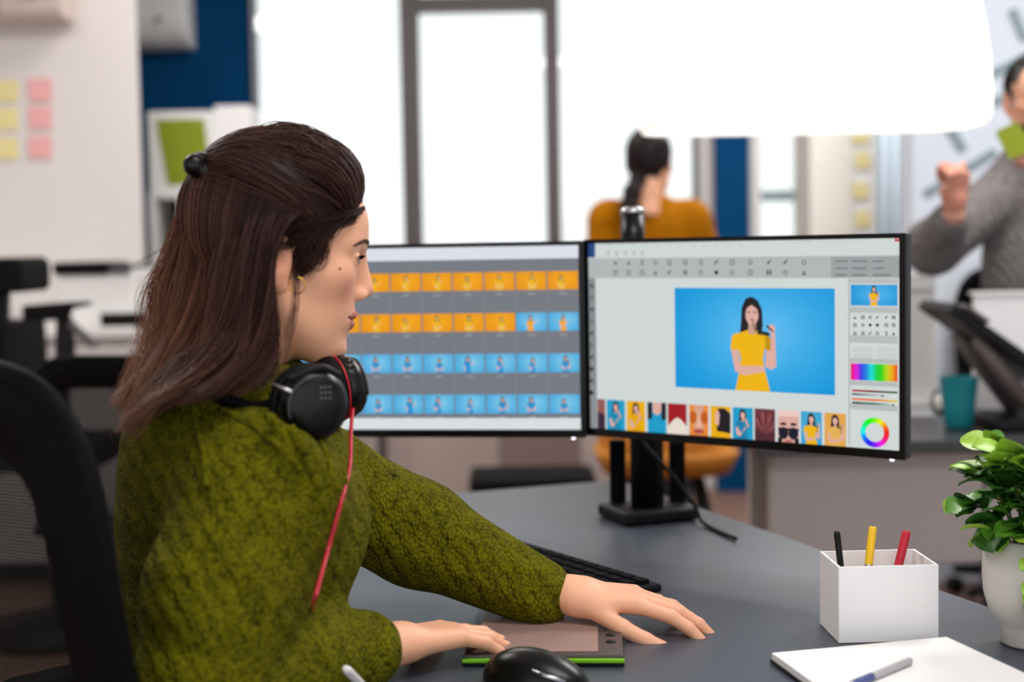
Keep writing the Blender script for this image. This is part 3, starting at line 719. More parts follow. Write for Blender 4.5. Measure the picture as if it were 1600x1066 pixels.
zz = pr_([(1246, 58)])[0]; cv.rect(zz[0]-.002, zz[1]-.0005, zz[0]+.002, zz[1]+.0005, (250, 230, 230), 4)
for x_ in range(120, 640, 46):                            # menu words as blurred dashes
    rq(x_, 80, x_+22+(x_*7 % 14), 84, (190, 198, 198), 3)
for x_ in (820, 940): rq(x_, 66, x_+190 if x_ > 900 else x_+100, 74, (204, 211, 211), 3)
for x_ in (124, 158, 192, 226, 258): rq(x_-6, 106, x_+6, 122, (170, 178, 180), 3); rq(x_-3, 110, x_+3, 118, (214, 222, 220), 4)
DK = (72, 76, 80); cols_i = (154, 204, 257, 308, 362, 424, 484, 544, 606, 676, 748, 812, 884)
def icon(x_, y_, kind, lay=3, k=1.0, c=DK):
    (cx, cz) = pr_([(x_, y_)])[0]; r = .0042*k
    if kind == 0: cv.poly([(cx-r, cz-r), (cx+r, cz-r), (cx+r*.3, cz+r*.2), (cx, cz+r), (cx-r*.3, cz+r*.2)], c, lay)
    elif kind == 1:
        cv.rect(cx-r, cz-r, cx+r, cz+r, c, lay); cv.rect(cx-r*.6, cz-r*.6, cx+r*.6, cz+r*.6, (182, 188, 188), lay+1)
    elif kind == 2: cv.disc(cx, cz, r, r, c, lay, 12); cv.disc(cx, cz, r*.62, r*.62, (182, 188, 188), lay+1, 12)
    elif kind == 3: cv.disc(cx, cz, r*.9, r*.9, (30, 32, 36), lay, 10)
    elif kind == 4: cv.rect(cx-r, cz-r, cx-r*.25, cz+r, (50, 54, 58), lay); cv.rect(cx+r*.25, cz-r, cx+r, cz+r, (50, 54, 58), lay)
    elif kind == 5:
        for i in (-1, 1):
            for j in (-1, 1): cv.rect(cx+i*r*.55-r*.4, cz+j*r*.55-r*.4, cx+i*r*.55+r*.4, cz+j*r*.55+r*.4, (60, 64, 68), lay)
    elif kind == 6: cv.poly([(cx-r, cz-r*.2), (cx-r*.3, cz-r), (cx+r, cz+r), (cx+r*.4, cz+r)], c, lay)
    elif kind == 7: cv.poly([(cx-r, cz-r), (cx+r, cz-r), (cx-r*.2, cz), (cx+r, cz+r), (cx-r, cz+r), (cx+r*.2, cz)], c, lay)
for i, x_ in enumerate(cols_i):
    icon(x_, 149, [0, 0, 7, 2, 1, 1, 2, 6, 1, 2, 6, 6, 2][i], k=.9, c=(96, 102, 104)); icon(x_, 188, [1, 1, 1, 0, 6, 5, 2, 3, 2, 1, 4, 2, 0][i], k=.9, c=(96, 102, 104))
a, b, c, d = rq(988, 126, 1300, 208, (160, 166, 167), 3)
for y_ in (144, 172, 198):
    for x_ in (1005, 1072, 1150): rq(x_, y_-3, x_+40+(x_+y_) % 30, y_+3, (118, 124, 126), 4)
for i, y_ in enumerate(range(240, 690, 46)):
    (cx, cz) = pr_([(62, y_)])[0]; r = .0032; cv.rect(cx-r, cz-r, cx+r, cz+r, (86, 92, 96), 3)
    if i % 2: cv.rect(cx-r*.5, cz-r*.5, cx+r*.5, cz+r*.5, (150, 155, 158), 4)
    if i in (7, 9): cv.disc(cx, cz, r, r, (20, 22, 26), 5)
# main picture
x0, z0, x1, z1 = [*pr_([(386, 632)])[0], *pr_([(1003, 250)])[0]]
cv.photo(x0, z0, x1, z1, (0, 152, 222), (96, 192, 248), 3)
fx, fz = pr_([(688, 648)])[0]; fh = (pr_([(680, 278)])[0][1]-z0); figure(cv, fx-.002, z0, fh*1.0, 5)
# film strip along the bottom
strip_px = [(84, 682, 114), (120, 683, 190), (198, 686, 268), (278, 690, 350), (357, 696, 429), (440, 699, 513), (523, 705, 599), (608, 711, 686), (693, 717, 772), (783, 721, 864), (872, 726, 953), (963, 728, 1046)]
CYA = (20, 160, 205); AMB = (240, 178, 0)
zA = pr_([(650, 712)])[0][1]; zB = pr_([(650, 842)])[0][1]
for i, (xa_, ya_, xb_) in enumerate(strip_px):
    x0 = max(xl_+.012, pr_([(xa_, ya_+50)])[0][0]); x1 = pr_([(xb_, ya_+50)])[0][0]; w = x1-x0; cx = (x0+x1)/2; h = zA-zB
    bg = [(150, 90, 90), CYA, AMB, CYA, (165, 20, 30), (240, 140, 50), AMB, CYA, (110, 50, 58), (225, 175, 165), (60, 170, 215), (232, 170, 80)][i]
    cv.rect(x0, zB, x1, zA, bg, 3)
    if i in (1, 2, 7, 10, 11):
        figure(cv, cx, zB, h*.97, 4, [0, (20, 140, 180), (235, 170, 0), 0, 0, 0, 0, (25, 130, 175), 0, 0, YEL, (235, 180, 90)][i] if i != 0 else YEL, pose=(0 if i > 8 else 1))
    if i == 0: cv.poly([(x0, zB), (x1, zB), (x1, zB+h*.5), (x0, zB+h*.6)], (60, 40, 60), 4)
    if i == 3:
        cv.poly([(x0+w*.28, zB+h*.72), (x0+w*.4, zB+h*.62), (x0+w*.6, zB+h*.62), (x0+w*.74, zB+h*.72), (x0+w*.74, zA), (x0+w*.28, zA)], SKIN, 4)
        for a0, a1 in ((0, .25), (.75, 1)): cv.poly([(x0+w*a0, zB+h*.45), (x0+w*a1, zB+h*.5), (x0+w*a1, zA), (x0+w*a0, zA)], HAIR, 5)
    if i == 4: cv.poly([(x0, zB), (x1, zB), (x1, zB+h*.32), (x0+w*.7, zB+h*.52), (x0+w*.5, zB+h*.58), (x0+w*.3, zB+h*.5), (x0, zB+h*.3)], (238, 225, 212), 4)
    if i == 5:
        cv.poly([(x0+w*.25, zA), (x0+w*.2, zB+h*.4), (x0+w*.4, zB+h*.1), (x0+w*.6, zB+h*.1), (x0+w*.82, zB+h*.4), (x0+w*.75, zA)], (224, 165, 135), 4)
        for a0 in (.2, .8): cv.disc(x0+w*a0, zB+h*.62, w*.19, h*.2, (200, 95, 20), 5)
        cv.disc(cx, zB+h*.2, w*.3, h*.07, (175, 75, 70), 5); cv.poly([(cx-w*.09, zB+h*.34), (cx+w*.09, zB+h*.34), (cx, zB+h*.8)], (240, 190, 165), 6)
        cv.rect(x0, zB, x1, zB+h*.08, (150, 60, 30), 6)
    if i == 6:
        cv.poly([(x0+w*.3, zB+h*.25), (x1, zB+h*.2), (x1, zB+h*.8), (x0+w*.7, zB+h*.95), (x0+w*.35, zB+h*.93), (x0+w*.3, zB+h*.6)], HAIR, 4)
        cv.poly([(x0+w*.2, zB+h*.5), (x0+w*.4, zB+h*.4), (x0+w*.46, zB+h*.75), (x0+w*.36, zB+h*.9), (x0+w*.24, zB+h*.8)], SKIN, 5)
    if i == 8:
        for k in range(12):
            an = math.pi*(k/11); cv.poly([(cx+math.cos(an)*w*.1, zB+h*.3), (cx+math.cos(an)*w*.48, zB+h*.5+math.sin(an)*h*.42), (cx+math.cos(an+.15)*w*.48, zB+h*.5+math.sin(an+.15)*h*.40)], [(170, 100, 95), (135, 66, 70), (90, 38, 48)][k % 3], 4)
        cv.poly([(x0, zB), (x1, zB), (x1, zB+h*.35), (cx, zB+h*.25), (x0, zB+h*.4)], (80, 36, 46), 5)
    if i == 9:
        for a0 in (.26, .74):
            cv.poly([(x0+w*(a0-.16), zB+h*.56), (x0+w*(a0+.16), zB+h*.56), (x0+w*(a0+.1), zB+h*.64), (x0+w*(a0-.1), zB+h*.64)], (45, 35, 45), 5)
            cv.disc(x0+w*a0, zB+h*.33, w*.24, h*.18, (16, 18, 40), 6)
        cv.rect(x0, zB+h*.40, x1, zB+h*.48, (20, 20, 34), 5); cv.disc(cx, zB+h*.08, w*.2, h*.07, (190, 110, 105), 6); cv.rect(x0, zB, x0+w*.2, zB+h*.2, (20, 20, 30), 7); cv.rect(x1-w*.2, zB, x1, zB+h*.2, (20, 20, 30), 7)
        cv.rect(x0, zB+h*.82, x1, zA, (240, 205, 195), 4)
# side panels
pxl, pxr = pr_([(1058, 400)])[0][0], xr_-.003
for ya_, yb_ in ((212, 232), (322, 345), (432, 462), (522, 540), (610, 628), (700, 722)):
    z_a, z_b = pr_([(1150, yb_)])[0][1], pr_([(1150, ya_)])[0][1]; cv.rect(pxl, z_a, pxr, z_b, G2, 3)
for x_ in (1060,): cv.rect(pr_([(1056, 400)])[0][0], zb_+.003, pr_([(1061, 400)])[0][0], tz2, (176, 182, 182), 3)
x0, z0 = pr_([(1065, 316)])[0]; x1, z1 = pr_([(1246, 236)])[0]
cv.photo(x0, z0, x1, z1, (20, 150, 220), (80, 185, 240), 4)
figure(cv, (x0+x1)/2, z0, (z1-z0)*.98, 6, pose=0)
kinds = [[0, 1, 2, 6, 6, 4], [1, 2, 3, 3, 1, 1], [5, 5, 6, 2, 7, 0]]
for j, y_ in enumerate((362, 392, 424)):
    for i, x_ in enumerate((1081, 1112, 1140, 1168, 1203, 1231)): icon(x_, y_, kinds[j][i], 4, .62, (90, 94, 98))
for x_ in (1072, 1168):
    for y_ in (478, 502): rq(x_, y_, x_+78, y_+18, (205, 212, 210), 4)
x0, z0 = pr_([(1065, 604)])[0]; x1, z1 = pr_([(1246, 546)])[0]
hs = [(240, 0, 40), (235, 20, 220), (60, 50, 235), (20, 130, 230), (20, 225, 225), (10, 215, 60), (40, 220, 0), (190, 220, 20), (245, 170, 20), (235, 30, 20)]
for i in range(9):
    a, b = x0+(x1-x0)*i/9, x0+(x1-x0)*(i+1)/9; cv.rect(a, z0, b, z1, None, 4, [hs[i], hs[i+1], hs[i+1], hs[i]])
for y_, cA, cB, cC in ((645, (190, 20, 50), (120, 30, 40), (0, 110, 60)), (659, (10, 20, 20), (180, 190, 190), (225, 230, 228)), (678, (240, 110, 20), (240, 110, 20), (235, 210, 40)), (692, (10, 20, 20), (40, 120, 90), (225, 230, 228))):
    a, z_ = pr_([(1070, y_)])[0]; b, _ = pr_([(1246, y_)])[0]; m_ = (a+b)/2; h = .0014
    cv.rect(a, z_-h, m_, z_+h, None, 4, [cA, cB, cB, cA]); cv.rect(m_, z_-h, b, z_+h, None, 4, [cB if cA != cB else cA, cC, cC, cB])
for x_, y_ in ((1188, 665), (1230, 700)): icon(x_, y_, 0, 5, .5, (50, 54, 58))
cx, cz = pr_([(1158, 808)])[0]; ro = (pr_([(1214, 808)])[0][0]-cx); ri = ro*.64
import colorsys
for k in range(48):
    a0, a1 = 2*math.pi*k/48, 2*math.pi*(k+1)/48; c = tuple(int(255*q) for q in colorsys.hsv_to_rgb(((k+.5)/48) % 1, .95, .98))
    cv.poly([(cx+ri*math.cos(a0), cz+ri*math.sin(a0)), (cx+ro*math.cos(a0), cz+ro*math.sin(a0)), (cx+ro*math.cos(a1), cz+ro*math.sin(a1)), (cx+ri*math.cos(a1), cz+ri*math.sin(a1))], c, 4)
cv.build()
# left monitor: a page of thumbnails
Lm_ = monitor((-.422, 2.415), (.1205, 2.338), WM, HM, 0.0, 'black monitor showing rows of orange and blue thumbnails')
Lm_.location.z = (at(912, 685, 2.338).z+at(575, 681, 2.385).z+at(912, 377, 2.338).z-HM+at(575, 383, 2.385).z-HM)/4
cv = Canvas(Lm_, WM, HM)
cv.rect(xl_, zb_, xr_, zt_, (120, 124, 132), 0)
def p5(x_, y_): return cv.loc(540+x_*.40331, 350+y_*.40331)
zA = p5(600, 137)[1]; zB = p5(600, 752)[1]
cv.rect(xl_, zA, xr_, zt_, (226, 230, 238), 1); cv.rect(xl_, zb_, xr_, zB, (222, 230, 232), 1)
pitch = (p5(905, 380)[0]-p5(537, 380)[0])/3.0; xR = p5(903, 380)[0]
ORA = ((236, 150, 0), (252, 172, 10)); BLU = ((70, 170, 225), (130, 205, 240))
for r_, (ya_, yb_) in enumerate(((186, 257), (345, 416), (503, 576), (661, 735))):
    z1, z0 = p5(600, ya_)[1], p5(600, yb_)[1]
    for k in range(11):
        x1 = xR-k*pitch; x0 = max(x1-pitch*.955, xl_+.002)
        if x1 < xl_+.02: break
        blue = r_ > 1 or (r_ == 1 and k < 2)
        cv.photo(x0, z0, x1, z1, *(BLU if blue else ORA), 1)
        top = (YEL if not blue else ((250, 170, 20) if r_ == 1 else (20, 150, 215)))
        sk = (240, 200, 120) if not blue else (225, 185, 175)
        hr = (120, 80, 30) if (not blue and (k*7+r_*3) % 3) else (40, 40, 52)
        figure(cv, (x0+x1)/2+(((k*5+r_*3) % 7)-3)*.0009, z0, (z1-z0)*(.9 if (k+r_) % 3 else .8), 2, top, hr, sk, pose=[2, 1, 0, 2, 3, 1, 2][(k*3+r_) % 7])
        xm = (x0+x1)/2; cv.rect(xm-.006, z0-.0075, xm+.006, z0-.0055, (165, 168, 174), 1)
    for k in range(11):
        xg = xR-k*pitch-pitch*.978
        if xg > xl_+.005 and r_ < 3: cv.rect(xg-.0004, p5(600, (345, 503, 661)[r_])[1], xg+.0004, z0, (138, 142, 149), 1)
cv.build()
# monitor pole stand with two arms
pb = at(1011, 740, 2.47); PX, PY = pb.x, 2.47
st = empty('monitor_stand', (PX, PY, DZ), 0, 'black pole stand clamped to the desk holding both monitors', 'stand')
ztop = at(993, 329, PY).z
MB().tube([(PX, PY, DZ+.02), (PX, PY, ztop-.05)], .029, 20).build('pole', M['black'], st, True, world=True)
MB().tube([(PX-.02, PY, ztop-.11), (PX-.02, PY, ztop-.006)], .0205, 20).build('pole_top', M['black_gloss'], st, True, world=True)
MB().lathe([(.0205, 0), (.0215, .002), (.0215, .008), (.012, .012)], Matrix.Translation((PX-.02, PY, ztop-.0055)), 20).build('cap', M['chrome'], st, True, world=True)
MB().box((PX, PY, DZ+.012), (.14, .12, .022), rz=DROT).build('base', M['black'], st, world=True, bevel=.006)
for e, nm in ((Lm_, 0), (Rm_, 1)):
    tgt = e.matrix_basis @ Vector((0, .062, HM*.55)); z_ = tgt.z
    MB().tube([(PX, PY, z_), ((PX+tgt.x)/2+.02, (PY+tgt.y)/2+.06, z_), tgt], .02, 10).build('arm', M['black'], st, True, world=True)
MB().tube([Vector((PX, PY, z_-.03)), Vector((PX, PY, z_+.03))], .036, 16).build('arm_collar', M['black'], st, True, world=True)
for a, b in (((955, 690), (975, 800)), ((1068, 692), (1048, 790))):
    pa_, pb_ = at(*a, 2.5), at(*b, 2.52); MB().box((pa_+pb_)/2, (.028, .02, (pa_-pb_).length)).build('cable_duct', M['black_soft'], st, world=True, bevel=.004)
tag(MB().tube(crom([at(1003, 690, 2.43), at(1025, 715, 2.42), at(1055, 748, 2.42), at(1085, 790, 2.41), atz(1100, 818, DZ+.006), atz(1150, 842, DZ+.005)], 30), .0035, 8).build('cable', M['black'], None, True), 'thin black cable hanging under the right monitor', 'cable')

# ------------------------------------------------------------------ desk things
# open white box with pens
c = atz(1420, 1004, DZ); c2 = atz(1465, 1003, DZ)
hb = empty('pen_box', (c2.x-.06, c2.y+.045, DZ), R(2), 'open white box holding red and yellow pens on the desk', 'box')
hz = (at(1440, 884, c2.y).z-DZ); t_ = .003
for lo, hi in (((-.06, -.045, .001), (.06, .045, .004)), ((-.06, -.045, .004), (.06, -.045+t_, hz)), ((-.06, .045-t_, .004), (.06, .045, hz)), ((-.06, -.045+t_, .004), (-.06+t_, .045-t_, hz)), ((.06-t_, -.045+t_, .004), (.06, .045-t_, hz))):
    MB().b2(lo, hi).build('side' if hi[2] > .01 else 'bottom', M['white_paper'], hb)
def pen(name, a, b, r, m, lab, tip=None):
    a, b = Vector(a), Vector(b); e = empty(name, a, 0, lab, 'pen', 'pens in the white box')
    d = b-a; MB().tube([(0, 0, 0), d*.12, d*.97, d], [r*.3, r, r, r*.8], 10).build('barrel', M[m], e, True)
    MB().tube([d*.6, d*.62], r*1.12, 10).build('ring', M['chrome'], e, True)
hw = lambda x_, y_, z_: hb.matrix_basis @ Vector((x_, y_, z_))
pen('pen', hw(.012, .012, .008), hw(.043, .022, hz+.028), .0055, 'red', 'thick red pen leaning in the white box')
pen('pen', hw(-.02, .0, .008), hw(.0, .02, hz+.035), .005, 'yellow', 'yellow pencil leaning in the white box')
pen('pen', hw(-.035, .01, .008), hw(-.045, .02, hz+.03), .004, 'black', 'black pen standing in the left end of the white box')
# notepad with pen
P4 = [atz(1203, 1036, DZ), atz(1480, 1010, DZ), atz(1640, 1086, DZ), atz(1330, 1130, DZ)]
np_ = empty('notepad', (P4[0]+P4[2])/2, 0, 'open white notepad lying on the desk by the plant pot', 'notepad')
poly = [(p.x, p.y) for p in P4]
MB().prism([(x_, y_) for x_, y_ in poly], DZ+.001, DZ+.004).build('cover', M['black'], np_, world=True)
MB().prism([(x_*.985+.015*np_.location.x, y_*.985+.015*np_.location.y) for x_, y_ in poly], DZ+.0042, DZ+.011).build('page_block', M['white_paper'], np_, world=True)
MB().prism([(x_*.985+.015*np_.location.x, y_*.985+.015*np_.location.y) for x_, y_ in poly], DZ+.0113, DZ+.0118).build('top_page', M['white_paper'], np_, world=True)
a, b = atz(1424, 1032, DZ+.0165), atz(1318, 1076, DZ+.0165)
pn = empty('pen', a, 0, 'slim silver pen lying across the open notepad', 'pen')
d = b-a; MB().tube([(0, 0, 0), d*.03, d*.9, d], [.002, .0042, .0042, .001], 12).build('barrel', mat('pen_grey', (176, 174, 176), .35, noise=.03), pn, True)
MB().tube([d*.6, d*.88], .0046, 12).build('grip', mat('pen_blue', (70, 84, 140), .5, noise=.03), pn, True)
# slim tablet with lime edge
a, b = atz(722, 1043, DZ), atz(976, 1043, DZ)
tw = (b-a).length; tb = empty('tablet', (a+b)/2, math.atan2((b-a).y, (b-a).x), 'slim dark tablet with lime green edge strip on the desk', 'tablet')
MB().b2((-tw/2, 0, .001), (tw/2, .26, .0045)).build('back_plate', M['black'], tb, bevel=.001)
MB().b2((-tw/2, -.0015, .005), (tw/2, .004, .0095)).build('edge_strip', M['lime'], tb, bevel=.001)
MB().b2((-tw/2+.001, .0045, .0046), (tw/2-.001, .26, .0125)).build('body', mat('tab_body', (64, 58, 58), .4, noise=.05), tb, bevel=.002)
MB().b2((-tw/2+.012, .018, .0126), (tw/2-.03, .245, .0135)).build('work_surface', mat('tab_top', (150, 122, 114), .5, noise=.08), tb)
for i in range(4): MB().lathe([(.006, 0), (.0055, .0012), (.001, .0015)], Matrix.Translation((tw/2-.015, .06+.03*i, .0125)), 14).build('button', M['black'], tb, True)
# mouse
mo = empty('computer_mouse', atz(838, 1070, DZ), R(-28), 'black computer mouse in front of the lime edged tablet', 'mouse')
v = Vol((-.07, -.05, -.01), (.07, .05, .06), .0022); v.ell((-.008, 0, .004), (.056, .034, .036), .01); v.ell((.02, 0, .004), (.042, .031, .024), .015); v.op((-.07, -.05, -.02), (.07, .05, .001), lambda X_, Y_, Z_: Z_-.001, 0, 's')
V_, Q_ = v.surf(); link('shell', np_mesh('shell', V_, Q_), M['black_gloss'], mo, True)
MB().tube([(.035, 0, .0255), (.05, 0, .017)], .0048, 12).build('scroll_wheel', M['frame'], mo, True)
MB().tube([(.01, -.028, .024), (.03, -.026, .019), (.045, -.02, .014)], .0028, 10).build('side_trim', M['chrome'], mo, True)
# keyboard out of the way beneath the monitors
kb = empty('keyboard', dk(1.93, .77, DZ+.001), DROT-R(90)+R(12), 'slim black keyboard on the desk under the left monitor', 'keyboard')
MB().b2((-.215, -.065, 0), (.215, .065, .012)).build('tray', M['black'], kb, bevel=.004)
key = MB().b2((-.0125, -.0075, 0), (.0125, .0075, .005)).mesh('key'); key.materials.append(M['black_soft'])
for j in range(5):
    for i in range(14):
        o = bpy.data.objects.new('key', key); COL.objects.link(o); o.parent = kb; o.location = (-.188+i*.029, -.045+j*.0225, .0122)

# ------------------------------------------------------------------ potted plant
pp = atz(1612, 1006, DZ)
pl = empty('potted_plant', (pp.x, pp.y, DZ), 0, 'bushy green plant in a white pot at the right edge of the desk', 'plant')
k = pp.y/FPX; hp = at(1600, 838, pp.y).z-DZ; rp = (1612-1536)*k
MB().lathe([(0, .001), (46*k, .001), (48*k, .004), (48*k, .022), (50*k, .026), (66*k, .04), (rp*.97, .062), (rp, .08), (rp, hp), (rp*.94, hp), (rp*.94, hp-.02), (0, hp-.021)], n=40).build('pot', mat('pot_white', (214, 208, 200), .5, noise=.03), pl, True)
MB().lathe([(0, hp-.02), (rp*.9, hp-.018), (rp*.5, hp-.012), (0, hp-.008)], n=20).build('soil', mat('soil', (50, 38, 30), .9, noise=.3), pl, True)
lm = MB(); nl, nw = 8, 3
for i in range(nl+1):
    t = i/nl; w = .5*math.sin(math.pi*min(1, t*.94+.04))**.62
    for j in range(-nw, nw+1): s = j/nw; lm.v.append((t, s*w, .12*math.sin(t*2.6)+.10*s*s-.16*t*t))
for i in range(nl):
    for j in range(2*nw): a = i*(2*nw+1)+j; lm.f.append((a, a+1, a+2*nw+2, a+2*nw+1))
def leaf_mat(n, a, b):
    m = mat(n, a, .42, noise=.25, nscale=2.5); p = m.node_tree.nodes['Principled BSDF']; p.inputs['Transmission Weight'].default_value = 0
    return m
lmats = [leaf_mat('leaf_dark', (46, 96, 30), 0), leaf_mat('leaf_mid', (84, 140, 40), 0), leaf_mat('leaf_light', (150, 190, 60), 0)]
lmesh = []
for m_ in lmats:
    me = lm.mesh('leaf'); me.materials.append(m_); me.polygons.foreach_set('use_smooth', [True]*len(me.polygons)); lmesh.append(me)
def add_leaf(pos, dirn, size, mi, spin):
    o = bpy.data.objects.new('leaf', lmesh[mi]); COL.objects.link(o); o.parent = pl
    d = Vector(dirn).normalized(); z = Vector((0, 0, 1))-d*d.z
    if z.length < .1: z = Vector((0, -1, 0))
    z.normalize(); y = z.cross(d); m3 = Matrix((d, y, z)).transposed() @ Matrix.Rotation(spin, 3, 'X')
    o.matrix_basis = Matrix.Translation(pos) @ m3.to_4x4() @ Matrix.Diagonal((size, size, size, 1))
rl = random.Random(11)
for s in range(25):
    an = rl.uniform(0, 2*math.pi); sp = rl.uniform(.3, 1.05)**.7; an = math.pi*(1.0+.9*(s/25)) if s % 2 else an; hgt = (rl.uniform(.07, .135) if s % 3 else rl.uniform(.02, .06))*(1.1-.25*sp)
    base = Vector((.02*math.cos(an), .02*math.sin(an), hp-.015)); tip = Vector((.098*sp*math.cos(an), .098*sp*math.sin(an), hp+hgt-.025*sp))
    midp = (base+tip)/2+Vector((.0, 0, .02)); pts = crom([base, midp, tip], 10)
    MB().tube(pts, .0014, 5).build('stem', M['lime'] if False else mat('stem', (90, 110, 50), .6, noise=.1), pl, True)
    for i in (3, 5, 6, 7, 8, 9):
        for sgn in (-1, 1):
            if rl.random() < .1: continue
            p = Vector(pts[i]); d = Vector(pts[min(i+1, 9)])-Vector(pts[i-1]); side = d.cross(Vector((0, 0, 1))+Vector((rl.uniform(-.5, .5), rl.uniform(-.5, .5), 0))).normalized()*sgn
            out = Vector((math.cos(an), math.sin(an), 0))*.5
            add_leaf(p, side+d.normalized()*.7+out*rl.uniform(0, 1), rl.uniform(.028, .040), 2 if i > 7 and rl.random() < .75 else (1 if rl.random() < .45 else 0), rl.uniform(-.6, .6))
    if s % 2: add_leaf(pts[-1], (tip-midp), .02, 2, 0)
# drooping sprig in front of the pot
rt = Vector((-.02, -rp-.005, hp)); spr = crom([(0, -.03, hp-.01), rt, (-.018, -rp-.012, hp-.05), (-.012, -rp-.012, hp-.085)], 14)
MB().tube(spr, .0014, 5).build('stem', mat('stem'), pl, True)
for i in (6, 8, 9, 10, 11, 12, 13):
    for sg in (-1, 1): add_leaf(spr[i], (sg*.8, -.35, -.35+.1*i/13), .022, 2 if i < 10 else 1, .3*sg)

# ================================================================== people
def sdf_head(v, female=True, beard=False):
    s = 1
    v.ell((-.005, 0, .045), (.095, .073, .083), .01); v.ell((.038, 0, .045), (.067, .062, .06), .02)
    v.ell((.038, 0, -.022), (.060, .060, .075), .02); v.ell((.047, 0, -.066), (.042, .046, .040), .02)
    v.ell((.078, 0, -.090), (.019, .022, .017), .014)
    for y in (-1, 1):
        v.rc((.0, .05*y, -.04), (.062, .02*y, -.09), .018, .015, .02); v.ell((.056, .042*y, -.006), (.026, .021, .02), .02)
        v.rc((.091, .012*y, .030), (.071, .047*y, .029), .0095, .0085, .014)
    for y in (-1, 1): v.ell((.1065, .034*y, .0115), (.016, .0165, .0125), .012, 's')
    v.rc((.0955, 0, .022), (.1085, 0, -.017), .0068, .0088, .013); v.rc((.100, 0, .012), (.1095, 0, -.016), .0066, .0078, .008); v.ell((.1090, 0, -.0212), (.0098, .0090, .0084), .006)
    for y in (-1, 1):
        v.ell((.1015, .0110*y, -.0262), (.0100, .0068, .0072), .005)
    v.ell((.075, 0, -.052), (.026, .028, .024), .012)
    v.ell((.0955, 0, -.0495), (.0085, .020, .0056), .004); v.ell((.0935, 0, -.0610), (.0090, .017, .0064), .004)
    v.ell((.108, 0, -.0552), (.011, .022, .0011), .0018, 's'); [v.rc((.0975, .014*q, -.0552), (.088, .0265*q, -.0530), .0018, .0016, .003, 's') for q in (-1, 1)]
    for y in (-1, 1):
        v.ell((.105, .0070*y, -.0335), (.0065, .0042, .0048), .002, 's')
        v.ell((.0800, .031*y, .0120), (.0135, .0145, .0125), .004)
        v.ell((.0950, .0315*y, .0113), (.009, .0125, .0036), .001, 's')
        v.rc((.0920, .019*y, .0160), (.0870, .043*y, .0150), .0022, .0022, .003)
        # ear
        Me = Matrix.Rotation(R(-22*y), 4, 'Z') @ Matrix.Rotation(R(-8), 4, 'Y')
        v.ell((-.007, .080*y, .001), (.018, .0060, .031), .005, 'u', Me); v.ell((-.003, .0865*y, .005), (.0105, .0055, .018), .003, 's', Me)
        v.ell((.0, .074*y, -.027), (.0085, .005, .0095), .004)
    v.chain([(-.018, 0, -.03), (-.03, 0, -.10), (-.045, 0, -.175)], [.056, .052, .058] if female else [.06, .06, .065], .022)
    return v
def sdf_hand(v, M4, curl, side=1, spread=.10, thumb=.5):
    """palm at the origin; x to the fingers, y*side to the thumb, z back of the hand"""
    T = lambda p: M4 @ Vector((p[0], p[1]*side, p[2]))
    for y, x1 in ((.027, .083), (.009, .088), (-.009, .084), (-.025, .076)): v.rc(T((.0, y*.62, 0)), T((x1, y, .0)), .0135, .0108, .014)
    v.rc(T((-.035, 0, 0)), T((.012, 0, 0)), .024, .021, .02); v.rc(T((.01, .018, -.006)), T((.04, .03, -.008)), .015, .014, .012)
    Ls = ((.027, .083, (.042, .025, .020)), (.009, .088, (.046, .029, .021)), (-.009, .084, (.043, .027, .020)), (-.025, .076, (.034, .020, .018)))
    for i, (y, x1, seg) in enumerate(Ls):
        p = Vector((x1, y, .0)); an = 0; yaw = (1.2-i)*spread; r = .0098-.0006*(i == 3)*2
        for j, l in enumerate(seg):
            an += curl[i][j]; q = p+Vector((l*math.cos(an)*math.cos(yaw), l*math.cos(an)*math.sin(yaw), -l*math.sin(an)))
            v.rc(T(p), T(q), r, r-.001, .003); p = q; r -= .001
    p = Vector((.03, .03, -.008)); an = thumb
    for j, l in enumerate((.040, .030, .025)):
        q = p+Vector((l*math.cos(an), l*math.sin(an), -.35*l)); v.rc(T(p), T(q), .0118-.0012*j, .0108-.0012*j, .004); p = q; an -= .22
def cut_color(V, base): return np.tile(np.array(lin(base), np.float32), (len(V), 1))

# ---- the woman at the desk
HO = at(424, 407, 1.6); HM4 = frame(HO, 19, 8.5, 0)
wo = empty('person', (-.33, 1.6, 0), 0, 'woman in an olive knit sweater looking at the monitors, headphones around neck', 'person')
hd = sdf_head(Vol((-.115, -.105, -.19), (.14, .105, .145), .0016)); Vh, Qh = hd.surf()
def face_cols(V, lips=(176, 92, 88)):
    C = cut_color(V, (240, 178, 143)); x, y, z = V.T
    def blend(w, c):
        nonlocal C; w = np.clip(w, 0, 1)[:, None]; C = C*(1-w)+np.array(lin(c), np.float32)*w
    g = lambda cx, cy, cz, s: np.exp(-(((x-cx)**2+(np.abs(y)-cy)**2+(z-cz)**2)/s**2))
    blend(.45*g(.078, .042, -.022, .024), (232, 150, 128)); blend(.35*g(.122, 0, -.02, .013), (218, 140, 120))
    blend(.4*g(.0, .078, -.0, .03), (220, 130, 105))
    w = np.clip(1.35-np.sqrt(((x-.097)/.013)**2+(y/.0205)**2+((z+.0548)/.0115)**2), 0, .18)/.18*(x > .088); blend(w*.8, lips)
    d = np.sqrt(((x-.108))**2+(np.abs(y)-.0065)**2+(z+.0335)**2); blend((d < .0062)*.8, (96, 40, 34))
    return C, blend
Ch, blend = face_cols(Vh)
x, y, z = Vh.T
mole = np.sqrt((x-.061)**2+(y+.052)**2+(z-.0075)**2); C0 = np.array(lin((120, 72, 58)))
